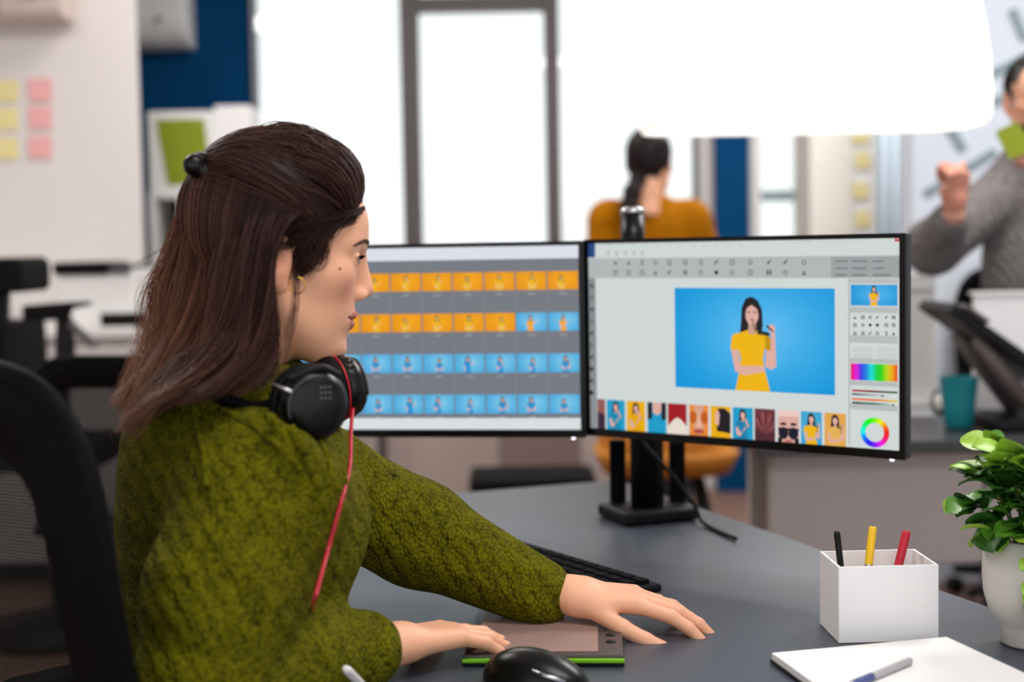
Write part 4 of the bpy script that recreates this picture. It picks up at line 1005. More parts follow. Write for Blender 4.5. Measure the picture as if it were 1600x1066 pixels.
# scalp under the hair
scalp = ((z > .062) & (x < .082)) | ((x < .02+.9*(z-.03)) & (z > .016) & (np.abs(y) < .075)) | ((x < -.035) & (z > -.06))
Ch[scalp] = lin((34, 22, 20))
hbvh = None
from mathutils.bvhtree import BVHTree
hbvh = BVHTree.FromPolygons([Vector(q) for q in xf(Vh, HM4).tolist()], Qh.tolist()); hloc = BVHTree.FromPolygons([Vector(q) for q in Vh.tolist()], Qh.tolist())
lidw = np.sqrt(((x-.094)/.010)**2+((np.abs(y)-.0315)/.0135)**2+((z-.0125)/.0046)**2); Ch[(lidw < 1.15) & (x > .084)] = lin((120, 74, 64))
body = Vol((-.56, 1.32, .42), (.22, 1.98, 1.13), .0075)
SR, ER, WR = (-.258, 1.463, .968), (-.315, 1.40, .775), (-.165, 1.555, .777)
SL, EL, WL = (-.385, 1.735, .985), (-.125, 1.80, .855), (.04, 1.76, .785)
NB = (HM4 @ Vector((-.045, 0, -.175)))
body.rc(tuple(NB), (-.325, 1.6, 1.02), .055, .07, .03); body.ell((-.315, 1.60, .93), (.088, .14, .125), .03, 'u', Matrix.Rotation(R(32), 4, 'Z'))
body.ell((-.32, 1.60, .72), (.085, .12, .19), .04, 'u', Matrix.Rotation(R(35), 4, 'Z')); body.ell((-.33, 1.595, .56), (.10, .13, .08), .04, 'u', Matrix.Rotation(R(40), 4, 'Z'))
body.chain([SR, ER, WR], [.05, .04, .026], .02); body.chain([SL, EL, WL], [.05, .04, .026], .02)
body.rc(SR, SL, .05, .05, .03)
Vb, Qb = body.surf(); Cb = cut_color(Vb, (222, 168, 140))
def hand_vol(Wp, d, up, curl, side, **kw):
    d = Vector(d).normalized(); up = Vector(up); up = (up-d*up.dot(d)).normalized(); y_ = up.cross(d)
    M4 = Matrix.Translation(Vector(Wp)+d*.03) @ Matrix(((d.x, y_.x, up.x, 0), (d.y, y_.y, up.y, 0), (d.z, y_.z, up.z, 0), (0, 0, 0, 1)))
    p = np.array(Wp); v = Vol(p-.2, p+.23, .0021); sdf_hand(v, M4, curl, side, **kw); V, Q = v.surf(); return V, Q
rest = [(.22, .28, .2), (.2, .3, .22), (.24, .32, .22), (.28, .34, .25)]
Vr, Qr = hand_vol(WR, (.80, .60, -.03), (-.05, 0, 1), rest, 1)       # near (right) hand, thumb to her left
Vl, Ql = hand_vol(WL, (.97, -.10, -.06), (-.05, -.05, 1), rest, -1)
parts_v = [xf(Vh, HM4), Vb, Vr, Vl]; parts_q = [Qh, Qb, Qr, Ql]; parts_c = [Ch, Cb, cut_color(Vr, (240, 178, 143)), cut_color(Vl, (240, 178, 143))]
def join(vs, qs, cs):
    off = 0; q2 = []
    for v_, q_ in zip(vs, qs): q2.append(q_+off); off += len(v_)
    return np.concatenate(vs), np.concatenate(q2), np.concatenate(cs)
Vj, Qj, Cj = join(parts_v, parts_q, parts_c)
link('body', np_mesh('body', Vj, Qj, Cj), M['skin'], wo, True, world=True)
# eyes, brows, lashes, mole, earring
def eyes(root, HM_, iris=(70, 48, 34)):
    for s in (-1, 1):
        c = HM_ @ Vector((.0802, .031*s, .0120))
        mb = MB(); mb.lathe([(.0001, -.0126)]+[(.0126*math.sin(a), -.0126*math.cos(a)) for a in np.linspace(.2, 2.9, 16)]+[(.0001, .0126)], axis_frame(c, HM_.to_3x3() @ Vector((1, .05*s, -.05))), 20)
        e = mb.build('eyeball', mat('eye_white', (232, 226, 222), .2, noise=.02), root, True, world=True)
        MB().lathe([(.0001, .0127), (.002, .0129), (.0056, .0119), (.0058, .0112)][::-1], axis_frame(c, HM_.to_3x3() @ Vector((1, .05*s, -.05))), 20).build('iris', mat('iris', iris, .15, noise=.2, nscale=300), e, True, world=True)
eyes(wo, HM4)
def tuft(name, root, HM_, gen, n, r, c):
    P = np.array([[HM_ @ Vector(q) for q in gen(i/(n-1))] for i in range(n)]); Mx = P.shape[1]
    rad = np.tile(np.linspace(r, r*.2, Mx), (n, 1)); me = strand_mesh(name, P, rad, np.tile(np.array(lin(c)), (n, Mx, 1)))
    return link(name, me, M['hair'], root, True, world=True)
for s in (-1, 1):
    def brow(t, s=s):
        j = rng.normal(0, 1, 2); th = .0016*(1-.65*t); y_ = (.010+.040*t)*s; z_ = .0315+.0065*math.sin(t*2.6)-.007*t+j[0]*th
        out = []
        for q in range(3):
            yy, zz = y_+s*.0032*q, z_+.0011*q*(1-1.6*t); h = hloc.ray_cast(Vector((.16, yy, zz)), Vector((-1, 0, 0)))[0]
            out.append((h if h else Vector((.09, yy, zz)))+Vector((.0007, 0, 0)))
        return out
    tuft('eyebrow', wo, HM4, brow, 190, .0004, (84, 56, 44))
    def lash(t, s=s):
        y_ = (.020+.024*t)*s; x_ = .0962-.009*t-.012*(t-.4)**2; a = Vector((x_-.001, y_, .0147+.001*math.sin(t*3)))
        return [a, a+Vector((.004, .0015*s, -.0005)), a+Vector((.0075, .003*s, .0025))]
    tuft('eyelashes', wo, HM4, lash, 60, .0006, (24, 18, 18))
mp_ = hbvh.ray_cast(Vector((0, 0, CZ)), ray(531, 420).normalized())[0]
MB().lathe([(.0001, 0), (.0016, .0004), (.0012, .0010), (.0001, .0015)], axis_frame(mp_, ray(531, 420)*-1), 10).build('mole', mat('mole', (130, 84, 70), .6, noise=.1), wo, True, world=True)
ec = at(465, 446, 1.52); MB().tube([ec+Vector((math.cos(a)*.0085, -.002, math.sin(a)*.0085)) for a in np.linspace(2.3, 2.3+5.6, 26)], .0009, 8).build('earring', M['gold'], wo, True, world=True)

# ---- hair
HC = Vector((-.005, 0, .045)); HR = np.array((.0985, .0775, .0875))
CLIP = np.array(HM4.inverted() @ at(330, 270, 1.6)); CLIP[1] = 0
def on_skull(d, off):
    d = d/np.linalg.norm(d, axis=-1, keepdims=True); r = 1/np.sqrt(((d/HR)**2).sum(-1, keepdims=True)); return np.array(HC)+d*(r+off)
def slerp(a, b, t):
    a = a/np.linalg.norm(a); b = b/np.linalg.norm(b); w = math.acos(np.clip(a@b, -1, 1)); s = math.sin(w)+1e-9
    return (np.sin((1-t)*w)[:, None]*a+np.sin(t*w)[:, None]*b)/s
MP = 18; tt = np.linspace(0, 1, MP)
clipd = CLIP-np.array(HC)
# the hairline from near temple over the forehead to the far temple, head coordinates
line = crom([(.045, -.071, .033), (.064, -.062, .052), (.081, -.043, .068), (.089, -.02, .076), (.091, 0, .078), (.089, .02, .076), (.081, .043, .068), (.064, .062, .052), (.045, .071, .033)], 200)
part = crom([(.045, -.074, .037), (.03, -.077, .052), (.0, -.079, .07), (-.03, -.075, .085), (-.06, -.055, .095), (-.08, -.03, .1)], 100)
PA, RA, CA = [], [], []
def hcol(base, t, tipc, k): return np.array(lin(base))*(1-k*t[:, None])+np.array(lin(tipc))*(k*t[:, None])
Nt = 2300
for i in range(Nt):
    u = rng.uniform(0, 1)
    if i < Nt*.72: q = line[int(u*199)]
    else:                                                    # roots further back on the top of the head
        q = line[int(u*199)]*np.array((.2+.7*rng.uniform(), .9, 1))+np.array((0, 0, .03))
    a = np.array(q)-np.array(HC); d = slerp(a, clipd+np.array((0, rng.normal(0, .012)-.0*u, rng.normal(0, .010))), tt)
    lay = rng.uniform(.2, 1); clump = math.sin(u*37)*.5+math.sin(u*91+1)*.5
    puff = (.004+.012*np.sin(tt*math.pi)**.8*lay+.0022*clump*np.sin(tt*math.pi))
    fr_ = abs(u-.5) < .36
    puff = puff+(.013*np.sin(np.clip(tt*2.2+.04, 0, 1)*math.pi)*lay if fr_ else 0)
    P = on_skull(d, puff[:, None]); sag = .006*np.sin(tt*math.pi)*(1-abs(2*u-1)); P[:, 2] -= 0*sag
    P += np.cumsum(rng.normal(0, .00022, (MP, 3)), 0)
    PA.append(xf(P, HM4)); RA.append(np.full(MP, .00062)*np.linspace(1, .8, MP)); b = rng.uniform(.6, 1.75)*(1+.3*clump)
    CA.append(hcol((60, 38, 33), tt, (64, 42, 34), .6)*b)
# hanging lengths, guided from the parting and the clip down to the shoulders
G = [[(478, 326, 1.528), (450, 350, 1.510), (432, 385, 1.505), (430, 430, 1.505), (432, 480, 1.512), (430, 530, 1.52), (422, 578, 1.50), (402, 612, 1.47)],
     [(452, 312, 1.525), (428, 358, 1.508), (424, 410, 1.502), (414, 470, 1.50), (404, 525, 1.495), (386, 572, 1.475), (352, 606, 1.45), (312, 626, 1.44)],
     [(425, 300, 1.53), (400, 352, 1.508), (384, 410, 1.50), (374, 470, 1.50), (356, 528, 1.495), (324, 576, 1.475), (280, 612, 1.45), (244, 640, 1.44)],
     [(378, 285, 1.54), (356, 345, 1.524), (342, 405, 1.52), (330, 465, 1.52), (312, 525, 1.515), (282, 575, 1.49), (242, 618, 1.465), (212, 645, 1.46)],
     [(335, 272, 1.578), (316, 330, 1.566), (300, 390, 1.562), (290, 455, 1.56), (274, 515, 1.55), (246, 565, 1.53), (216, 608, 1.51), (196, 640, 1.505)],
     [(327, 270, 1.60), (300, 325, 1.60), (278, 385, 1.60), (266, 450, 1.60), (254, 510, 1.595), (230, 560, 1.58), (210, 605, 1.565), (194, 640, 1.555)],
     [(334, 272, 1.635), (306, 335, 1.645), (286, 400, 1.65), (276, 460, 1.65), (266, 520, 1.645), (244, 570, 1.63), (222, 615, 1.615), (206, 645, 1.61)],
     [(380, 285, 1.665), (360, 350, 1.69), (346, 420, 1.695), (338, 480, 1.695), (330, 540, 1.69), (316, 590, 1.68), (296, 630, 1.66), (270, 650, 1.65)],
     [(440, 305, 1.67), (430, 370, 1.70), (420, 440, 1.70), (414, 500, 1.695), (408, 550, 1.685), (400, 600, 1.67), (388, 630, 1.66), (372, 645, 1.655)]]
G = np.array([[at(*p) for p in g] for g in G]); NG, NK, _ = G.shape
ML = 30; Gd = np.array([crom(g, ML) for g in G]); tl = np.linspace(0, 1, ML)
axis0 = np.array(HM4 @ Vector((-.01, 0, .03))); axis1 = np.array(Vector((-.30, 1.6, 1.0)))
ax_pts = axis0[None]*(1-tl[:, None])+axis1[None]*tl[:, None]
def guide(s):
    i = min(int(s), NG-2); f = s-i; g0, g1, g2, g3 = Gd[max(i-1, 0)], Gd[i], Gd[i+1], Gd[min(i+2, NG-1)]
    return .5*((2*g1)+(-g0+g2)*f+(2*g0-5*g1+4*g2-g3)*f**2+(-g0+3*g1-3*g2+g3)*f**3)
HMI = np.array(HM4.inverted()); HMA = np.array(HM4)
def push_out(P, off):
    q = P@HMI[:3, :3].T+HMI[:3, 3]-np.array(HC); Rr = HR+np.array((0, .003, 0))+off; n_ = np.sqrt(((q/Rr)**2).sum(-1, keepdims=True)); k_ = np.where(n_ < 1, 1/np.maximum(n_, .3), 1)
    return (q*k_+np.array(HC))@HMA[:3, :3].T+HMA[:3, 3]
PB, RB, CB = [], [], []
Nl = 3400
for i in range(Nl):
    s = rng.uniform(0, NG-1.001)*1.0 if i % 3 else rng.uniform(0, 6.5); P = guide(s)
    inn = rng.uniform(0, 1)**1.6*.022; dirv = ax_pts-P; dirv[:, 2] = 0; dirv /= np.linalg.norm(dirv, axis=1, keepdims=True)+1e-9
    clump = math.sin(s*9.1)*.55+math.sin(s*23.7+2)*.45
    P = P+dirv*(inn-.0035*clump)*np.clip(tl*3+.25, 0, 1)[:, None]
    ph = s*5+rng.normal(0, .35); amp = (.0008+.0085*tl**1.5)
    P[:, 0] += amp*np.sin(ph+tl*9+rng.normal(0, .2)); P[:, 1] += amp*np.cos(ph*1.3+tl*8); 
    P += np.cumsum(rng.normal(0, .00045, (ML, 3))*(.3+tl[:, None]), 0)
    ln = rng.uniform(.86, 1.03) if rng.uniform() < .7 else rng.uniform(.6, .95)
    tq = np.linspace(0, min(ln, 1), ML); P = np.stack([np.interp(tq, tl, P[:, k]) for k in range(3)], 1)
    P = push_out(P, .001+.006*rng.uniform())
    PB.append(P); RB.append(.00062*np.clip(1.25-tl, .3, 1)); b = rng.uniform(.55, 1.7)*(1+.3*clump)
    back = np.clip((s-2.2)/2.5, 0, 1)*np.clip((7.5-s)/1.5, 0, 1); tip = np.clip(tl*1.5-.1, 0, 1)
    c = np.array(lin((43, 27, 25)))[None]*(1-tip[:, None])+tip[:, None]*(np.array(lin((66, 42, 36)))*(1-back)+np.array(lin((112, 72, 54)))*back)[None]
    c = c*(1-.2*back)+.2*back*np.array(lin((120, 78, 58)))[None]
    if rng.uniform() < .06+.12*back: c = c*1.9
    CB.append(c*b)
# the lock that sweeps from the temple over the ear, loose wisps
PC, RC, CC = [], [], []
def snap(p):
    d = ray(p[0], p[1]).normalized(); h = hbvh.ray_cast(Vector((0, 0, CZ)), d)[0]; q = at(*p)
    return h-d*.005 if (h and (h.y-q.y > .010 or h.y < q.y)) else q
def lock(pts, n, sp, c0, c1, r=.0006, wav=.001, sn=False):
    g0 = crom([(snap(p) if sn else at(*p)) for p in pts], ML)
    for i in range(n):
        o = rng.normal(0, sp, 3); P = g0+o*np.linspace(.8, 1.15, ML)[:, None]+np.cumsum(rng.normal(0, .0003, (ML, 3)), 0)
        P[:, 0] += wav*np.sin(tl*7+i*.3); PC.append(P); RC.append(r*np.clip(1.2-tl, .25, 1)); t_ = tl[:, None]; CC.append((np.array(lin(c0))*(1-t_)+np.array(lin(c1))*t_)*rng.uniform(.75, 1.3))
DKH, LTH = (52, 33, 28), (92, 60, 46)
lock([(540, 336, 1.545), (520, 352, 1.53), (500, 378, 1.52), (488, 402, 1.512), (476, 420, 1.508), (468, 430, 1.507)], 130, .0040, DKH, DKH, sn=True)
lock([(550, 338, 1.55), (528, 342, 1.533), (498, 346, 1.52), (466, 350, 1.510), (440, 360, 1.506), (422, 395, 1.502)], 260, .0042, DKH, DKH, sn=True)
lock([(520, 346, 1.53), (506, 372, 1.52), (498, 398, 1.517), (480, 414, 1.51)], 90, .0032, DKH, LTH, sn=True)
lock([(552, 338, 1.555), (530, 346, 1.535), (505, 352, 1.52), (480, 352, 1.512)], 110, .0024, (70, 46, 36), DKH, sn=True)
lock([(566, 326, 1.56), (548, 336, 1.555), (528, 344, 1.535), (505, 350, 1.52)], 60, .0018, (60, 40, 32), DKH, sn=True)
lock([(510, 356, 1.524), (512, 385, 1.518), (510, 408, 1.516), (498, 422, 1.512), (484, 420, 1.508)], 7, .0008, LTH, LTH, .0003, 0, True)
lock([(508, 348, 1.52), (484, 372, 1.512), (472, 396, 1.508), (466, 424, 1.507)], 150, .0040, DKH, DKH, sn=True)
lock([(490, 346, 1.52), (470, 364, 1.510), (458, 376, 1.507), (446, 384, 1.505)], 120, .0030, DKH, DKH, sn=True)
lock([(463, 432, 1.506), (462, 480, 1.505), (452, 530, 1.505), (440, 590, 1.48), (446, 640, 1.455), (408, 692, 1.40)], 12, .0026, DKH, LTH, .0004)
for k in range(5):                                              # flyaways at the back
    x0_ = 300-k*2; lock([(310-k*3, 310+k*9, 1.57), (270-k*3, 400, 1.565), (236-k*2+rng.normal(0, 5), 440+k*5, 1.56), (222+rng.normal(0, 8), 485+k*6, 1.56), (236+rng.normal(0, 10), 530+k*5, 1.55), (208+rng.normal(0, 14), 590+k*3, 1.54)], 4, .0030, (100, 66, 50), (130, 88, 68), .0004, .004)
lock([(320, 276, 1.575), (300, 325, 1.57), (276, 390, 1.57), (254, 445, 1.565), (246, 500, 1.56), (226, 565, 1.54), (200, 632, 1.50)], 240, .0060, (96, 62, 46), (138, 94, 72), .0005, .004)
lock([(324, 280, 1.57), (312, 330, 1.555), (296, 400, 1.548), (284, 460, 1.545), (262, 530, 1.53), (232, 590, 1.49), (206, 650, 1.46)], 160, .0050, (70, 44, 34), (120, 80, 60), .0005, .003)
for k in range(7): lock([(370-k*14, 520+k*6, 1.495), (330-k*14, 570+k*5, 1.475), (280-k*9, 606+k*4, 1.45), (236-k*5+rng.normal(0, 6), 634+k*4, 1.435), (206-k*3+rng.normal(0, 10), 664+rng.normal(0, 10), 1.43)], 34, .0034, (62, 40, 33), (122, 82, 64), .0005, .005)
lock([(285, 360, 1.57), (262, 385, 1.57), (235, 400, 1.57), (216, 412, 1.57)], 3, .0006, LTH, LTH, .00045)
for k in range(5): lock([(250, 560, 1.54), (215, 590, 1.51), (188, 612+k*5, 1.49), (172+k*3, 622+k*4, 1.485)], 5, .002, (110, 74, 56), (140, 96, 74), .0005)
def pack(P, R_, C): return np.array(P), np.array(R_), np.clip(np.array(C), 0, 1)
hair = empty('hair', (0, 0, 0)); hair.parent = wo; hair.matrix_basis = wo.matrix_basis.inverted()
for nm, args in (('swept_back_top', (PA, RA, CA)), ('hanging_lengths', (PB, RB, CB)), ('loose_locks', (PC, RC, CC))):
    o = link(nm, strand_mesh(nm, *pack(*args)), M['hair'], hair, True); tag(o, kind='stuff')
# under-layer that gives the hair its body
def sheet(name, A, th):
    n, m_ = A.shape[:2]; V = A.reshape(-1, 3); idx = np.arange(n*m_).reshape(n, m_)
    Q = np.stack([idx[:-1, :-1], idx[1:, :-1], idx[1:, 1:], idx[:-1, 1:]], -1).reshape(-1, 4)
    me = np_mesh(name, V, Q, np.tile(np.array(lin((30, 19, 17))), (len(V), 1))); o = link(name, me, M['hair'], hair, True)
    sdm = o.modifiers.new('thick', 'SOLIDIFY'); sdm.thickness = th; sdm.offset = 0; return o
A = np.array([guide(s) for s in np.linspace(0, NG-1.001, 60)]); dv = ax_pts[None]-A; dv[:, :, 2] = 0; dv /= np.linalg.norm(dv, axis=2, keepdims=True)+1e-9
A = A+dv*.012; A = push_out(A.reshape(-1, 3), .0005).reshape(A.shape); sheet('under_layer', A[:, :26], .006)
B = np.array([xf(on_skull(slerp(np.array(q)-np.array(HC), clipd, np.linspace(0, 1, 24)), .004+.009*np.sin(np.linspace(0, 1, 24)*math.pi)[:, None]), HM4) for q in line[::4]])
sheet('under_layer', B, .004)
cl = Vol((-.04, -.04, -.04), (.04, .04, .04), .0016)
for i in range(4): cl.rc((-.012+.004*i, -.02+.012*i, .004), (.012, -.018+.012*i, -.012), .0065, .004, .004)
cl.rc((-.012, -.022, .006), (-.002, .022, .008), .0095, .0095, .006); cl.ell((-.006, -.012, .006), (.011, .010, .011), .006); cl.ell((.017, -.012, -.002), (.014, .012, .013), .006); cl.ell((-.008, .004, .010), (.008, .01, .008), .004); cl.rc((.0, -.02, -.004), (.004, .02, -.004), .009, .009, .006)
V_, Q_ = cl.surf(); link('hair_clip', np_mesh('hair_clip', xf(V_*1.25, frame(at(328, 269, 1.572), 10, -4)), Q_), M['black_gloss'], wo, True, world=True)

# ---- sweater
sw = Vol((-.62, 1.28, .55), (.20, 2.02, 1.17), .0052)
RT = Matrix.Rotation(R(32), 4, 'Z')
sw.ell((-.322, 1.598, .93), (.122, .178, .15), .03, 'u', RT); sw.ell((-.328, 1.598, .75), (.122, .172, .22), .05, 'u', RT)
sw.ell((-.29, 1.615, .92), (.115, .15, .11), .04, 'u', RT)
sw.rc(SR, SL, .072, .072, .05); sw.rc((-.34, 1.592, 1.02), (-.30, 1.62, 1.03), .086, .085, .05)
sw.chain([SR, ((SR[0]+ER[0])/2-.01, (SR[1]+ER[1])/2-.01, .88), ER], [.078, .075, .07], .03); sw.chain([ER, ((ER[0]+WR[0])/2, (ER[1]+WR[1])/2, .785), (WR[0]-.012, WR[1]-.011, WR[2])], [.07, .060, .043], .02)
sw.chain([SL, ((SL[0]+EL[0])/2, (SL[1]+EL[1])/2, .93), EL], [.075, .070, .066], .03); sw.chain([EL, (WL[0]-.012, WL[1]+.003, WL[2])], [.064, .043], .02)
cuffR0 = Vector(WR)-Vector((.72, .69, 0))*.035; sw.rc(tuple(cuffR0), (WR[0]-.006, WR[1]-.006, WR[2]), .046, .044, .006)
# collar: a rolled ring about the neck
ncm = HM4 @ Vector((-.024, 0, -.126)); nd = (NB-(HM4 @ Vector((-.03, 0, -.10)))).normalized()
RM = axis_frame(ncm, -nd)
for k in range(28):
    a0, a1 = 2*math.pi*k/28, 2*math.pi*(k+1)/28
    for zz_, rr_, tr_ in ((.008, .062, .012), (-.012, .066, .014), (-.035, .073, .018)):
        p0 = RM @ Vector((rr_*math.cos(a0), rr_*math.sin(a0), zz_)); p1 = RM @ Vector((rr_*math.cos(a1), rr_*math.sin(a1), zz_)); sw.rc(p0, p1, tr_, tr_, .008)
# folds
def fold(pts, r, k=.02, mode='s'):
    P = [at(*p) for p in pts]
    for a, b in zip(P[:-1], P[1:]): sw.rc(a, b, r, r, k, mode)
fold([(300, 618, 1.375), (312, 680, 1.362), (322, 760, 1.352)], .006, .022)
fold([(330, 690, 1.362), (385, 715, 1.357), (445, 752, 1.362), (480, 790, 1.375)], .009, .03)
fold([(250, 700, 1.40), (240, 760, 1.38), (238, 830, 1.38)], .009, .03)
fold([(350, 800, 1.335), (410, 840, 1.34), (450, 900, 1.36)], .010, .03)
fold([(300, 880, 1.33), (360, 930, 1.325), (420, 960, 1.34)], .010, .03)
fold([(420, 650, 1.40), (470, 700, 1.41), (500, 760, 1.43)], .006, .03, 'u')
V_, Q_ = sw.surf(); nx_ = .0016*np.sin(V_[:, 0]*61+V_[:, 2]*90)*np.sin(V_[:, 1]*57+V_[:, 2]*33); V_[:, 1] += nx_
sweater = link('sweater', np_mesh('sweater', V_, Q_), M['knit_olive'], wo, True, world=True)
# open eyelets of the lace knit along the yoke and the chest
def eyelets(rows, n):
    mb = MB()
    for (x0, y0), (x1, y1), Y in rows:
        for i in range(n):
            f = i/(n-1); p = at(x0+(x1-x0)*f, y0+(y1-y0)*f, 1.2); d = (p-Vector((0, 0, CZ))).normalized(); yield p, d
bm_t = None
from mathutils.bvhtree import BVHTree
bvh = BVHTree.FromPolygons([Vector(v) for v in V_.tolist()], Q_.tolist())
eb = MB(); cb_ = MB()
for (x0, y0, x1, y1, n) in ((312, 648, 352, 668, 4), (352, 690, 405, 712, 5), (318, 668, 345, 690, 3), (505, 690, 532, 760, 6), (522, 668, 540, 752, 6), (472, 700, 500, 760, 5), (385, 680, 420, 700, 3)):
    for i in range(n):
        f = i/(n-1); d = ray(x0+(x1-x0)*f, y0+(y1-y0)*f).normalized(); h = bvh.ray_cast(Vector((0, 0, CZ)), d)
        if h[0]:
            nn_ = h[1] if h[1].dot(d) < 0 else -h[1]; eb.lathe([(.0001, .0002), (.0026, .0004), (.0034, .0012), (.0042, .0016), (.0050, .0010), (.0056, -.001)][::-1], axis_frame(h[0], nn_), 10)
tag(eb.build('eyelet_rims', M['knit_olive'], sweater, True, world=True), kind='stuff')
for path in ([(300, 612), (306, 650), (316, 700), (326, 762)], [(455, 668), (480, 715), (500, 765)], [(494, 676), (512, 720), (526, 765)], [(345, 640), (400, 668), (440, 700), (470, 735)]):
    P = []
    for q in crom([(*p, 0) for p in path], 20):
        d = ray(q[0], q[1]).normalized(); h = bvh.ray_cast(Vector((0, 0, CZ)), d)
        if h[0]: P.append(h[0]-d*.001)
    if len(P) > 4: cb_.tube(P, .0045, 8)
tag(cb_.build('cable_knit_ribs', M['knit_olive'], sweater, True, world=True), kind='stuff')
# trousers and shoes, under the desk
tr = Vol((-.6, 1.3, .03), (.5, 2.4, .74), .012)
hip = Vector((-.33, 1.595, .585)); dd = Vector((math.cos(R(38)), math.sin(R(38)), 0)); sd = Vector((-dd.y, dd.x, 0))
tr.ell(tuple(hip+Vector((0, 0, .01))), (.14, .18, .09), .04, 'u', Matrix.Rotation(R(38), 4, 'Z'))
sho = []
for s in (-1, 1):
    k0 = hip+sd*.09*s; k1 = k0+dd*.43+Vector((0, 0, -.0)); k2 = k1+Vector((.02, .0, -.46)); tr.chain([tuple(k0), tuple(k1), tuple(k2)], [.075, .058, .042], .03); sho.append(k2)
V_, Q_ = tr.surf(); link('trousers', np_mesh('trousers', V_, Q_), mat('denim', (30, 34, 48), .85, noise=.15, nscale=200), wo, True, world=True)
for k2 in sho:
    sv = Vol((k2.x-.2, k2.y-.2, -.005), (k2.x+.3, k2.y+.3, .16), .006); sv.rc((k2.x, k2.y, .09), tuple(Vector((k2.x, k2.y, .05))), .045, .045, .02); sv.rc((k2.x-.02, k2.y, .045), tuple(Vector((k2.x, k2.y, .04))+dd*.15), .042, .036, .03); sv.op((-9, -9, -.1), (9, 9, .002), lambda X_, Y_, Z_: Z_-.002, 0, 's')
    V_, Q_ = sv.surf(); link('shoe', np_mesh('shoe', V_, Q_), M['black_soft'], wo, True, world=True)

# ---- headphones
C1 = at(486, 632, 1.455); C2 = at(530, 606, 1.60)
hp_ = empty('headphones', C1, 0, 'black over-ear headphones with red seam resting around the womans neck', 'headphones')
n1 = Vector((.42, -.86, -.05)).normalized(); n2 = Vector((.80, .50, .12)).normalized()
cup = [(.0001, .026), (.020, .0255), (.030, .023), (.037, .017), (.040, .009), (.040, .001), (.036, -.003), (.0001, -.003)]
pad = [(.0001, -.004), (.040, -.004), (.0435, -.008), (.0435, -.017), (.039, -.022), (.030, -.022), (.026, -.017), (.0001, -.016)]
def mkcup(C, nrm, up, sx, sy, sm='red'):
    m_ = axis_frame(C, nrm, up) @ Matrix.Diagonal((sx, sy, 1, 1))
    c = MB().lathe(cup[::-1], m_, 40).build('ear_cup', M['black_gloss'], hp_, True, world=True)
    MB().lathe(pad[::-1], m_, 40).build('ear_cushion', M['black_soft'], c, True, world=True)
    MB().tube([m_ @ Vector((.0412*math.cos(a), .0412*math.sin(a), -.0035)) for a in np.linspace(0, 2*math.pi, 48, endpoint=False)], .0012, 6, True).build('seam', M[sm], c, True, world=True)
    MB().tube([m_ @ Vector((.033*math.cos(a), .033*math.sin(a), .0215)) for a in np.linspace(-.2, 1.9, 24)], .0016, 6).build('trim', M['dark_top'], c, True, world=True)
    return c, m_
c1, m1_ = mkcup(C1, n1, (0, 0, 1), .96, .92, 'black'); c2_, m2_ = mkcup(C2, n2, (0, 0, 1), .90, .84)
for i in range(3):
    for j in range(3):
        q = m1_ @ Vector((.010+.0058*i, -.003-.005*j, .0249)); MB().lathe([(.0001, 0), (.0011, .0003), (.0009, .0009), (.0001, .001)], axis_frame(q, n1), 8).build('dot', mat('dot', (120, 118, 120), .4, noise=.05), c1, True, world=True)
nc = ncm+Vector((0, 0, -.02)); Fv = HM4.to_3x3() @ Vector((1, 0, 0)); Lv = HM4.to_3x3() @ Vector((0, 1, 0))
bandp = crom([m1_ @ Vector((.03, 0, .0)), nc-Lv*.098+Fv*.012+Vector((0, 0, -.012)), nc-Lv*.09-Fv*.05, nc-Fv*.086+Vector((0, 0, .004)), nc+Lv*.09-Fv*.05, nc+Lv*.098+Fv*.02, m2_ @ Vector((.02, 0, -.004))], 50)
MB().tube(bandp, .0105, 10, flat=.7).build('headband', M['black_soft'], hp_, True, world=True)
MB().tube([at(428, 600, 1.437), at(440, 606, 1.432), at(457, 613, 1.425)], .0022, 8).build('slider', M['chrome'], hp_, True, world=True)
MB().tube(crom([m1_ @ Vector((.030, -.030, .004)), m1_ @ Vector((.041, -.004, .014)), m1_ @ Vector((.030, .030, .010))], 14), .005, 8).build('yoke', M['black'], hp_, True, world=True)
MB().tube([at(537, 572, 1.585), at(548, 583, 1.59)], .011, 10).build('volume_wheel', M['black_gloss'], hp_, True, world=True)
def on_sweater(px, py, Y, off=.004):
    d = ray(px, py).normalized(); h = bvh.ray_cast(Vector((0, 0, CZ)), d)[0]; return h-d*off if h and h.y < Y+.03 else at(px, py, Y)
cbp = np.array([at(553, 622, 1.595), at(551, 645, 1.57)]+[on_sweater(548-(k > 6)*(k-6)*3, 664+k*11, 1.56-.008*k, .008) for k in range(26)])
for _ in range(4): cbp[1:-1] = (cbp[:-2]+2*cbp[1:-1]+cbp[2:])/4
cbp = [p for p in cbp]+[np.array(at(484, 965, 1.60))]
MB().tube(crom(cbp, 90), .0022, 8).build('cable', M['red'], hp_, True, world=True)

a, b = on_sweater(539, 1044, 1.5, .007), on_sweater(572, 1078, 1.5, .006); b = a+(b-a).normalized()*.13
sy = empty('stylus', b, 0, 'white stylus resting against the olive sleeve by the desk edge', 'stylus')
d = a-b; MB().tube([(0, 0, 0), d*.1, d*.94, d], [.001, .0045, .005, .003], 12).build('barrel', M['white_plastic'], sy, True)
MB().tube([d*.3, d*.42], .0053, 12).build('button', M['grey_panel'], sy, True)
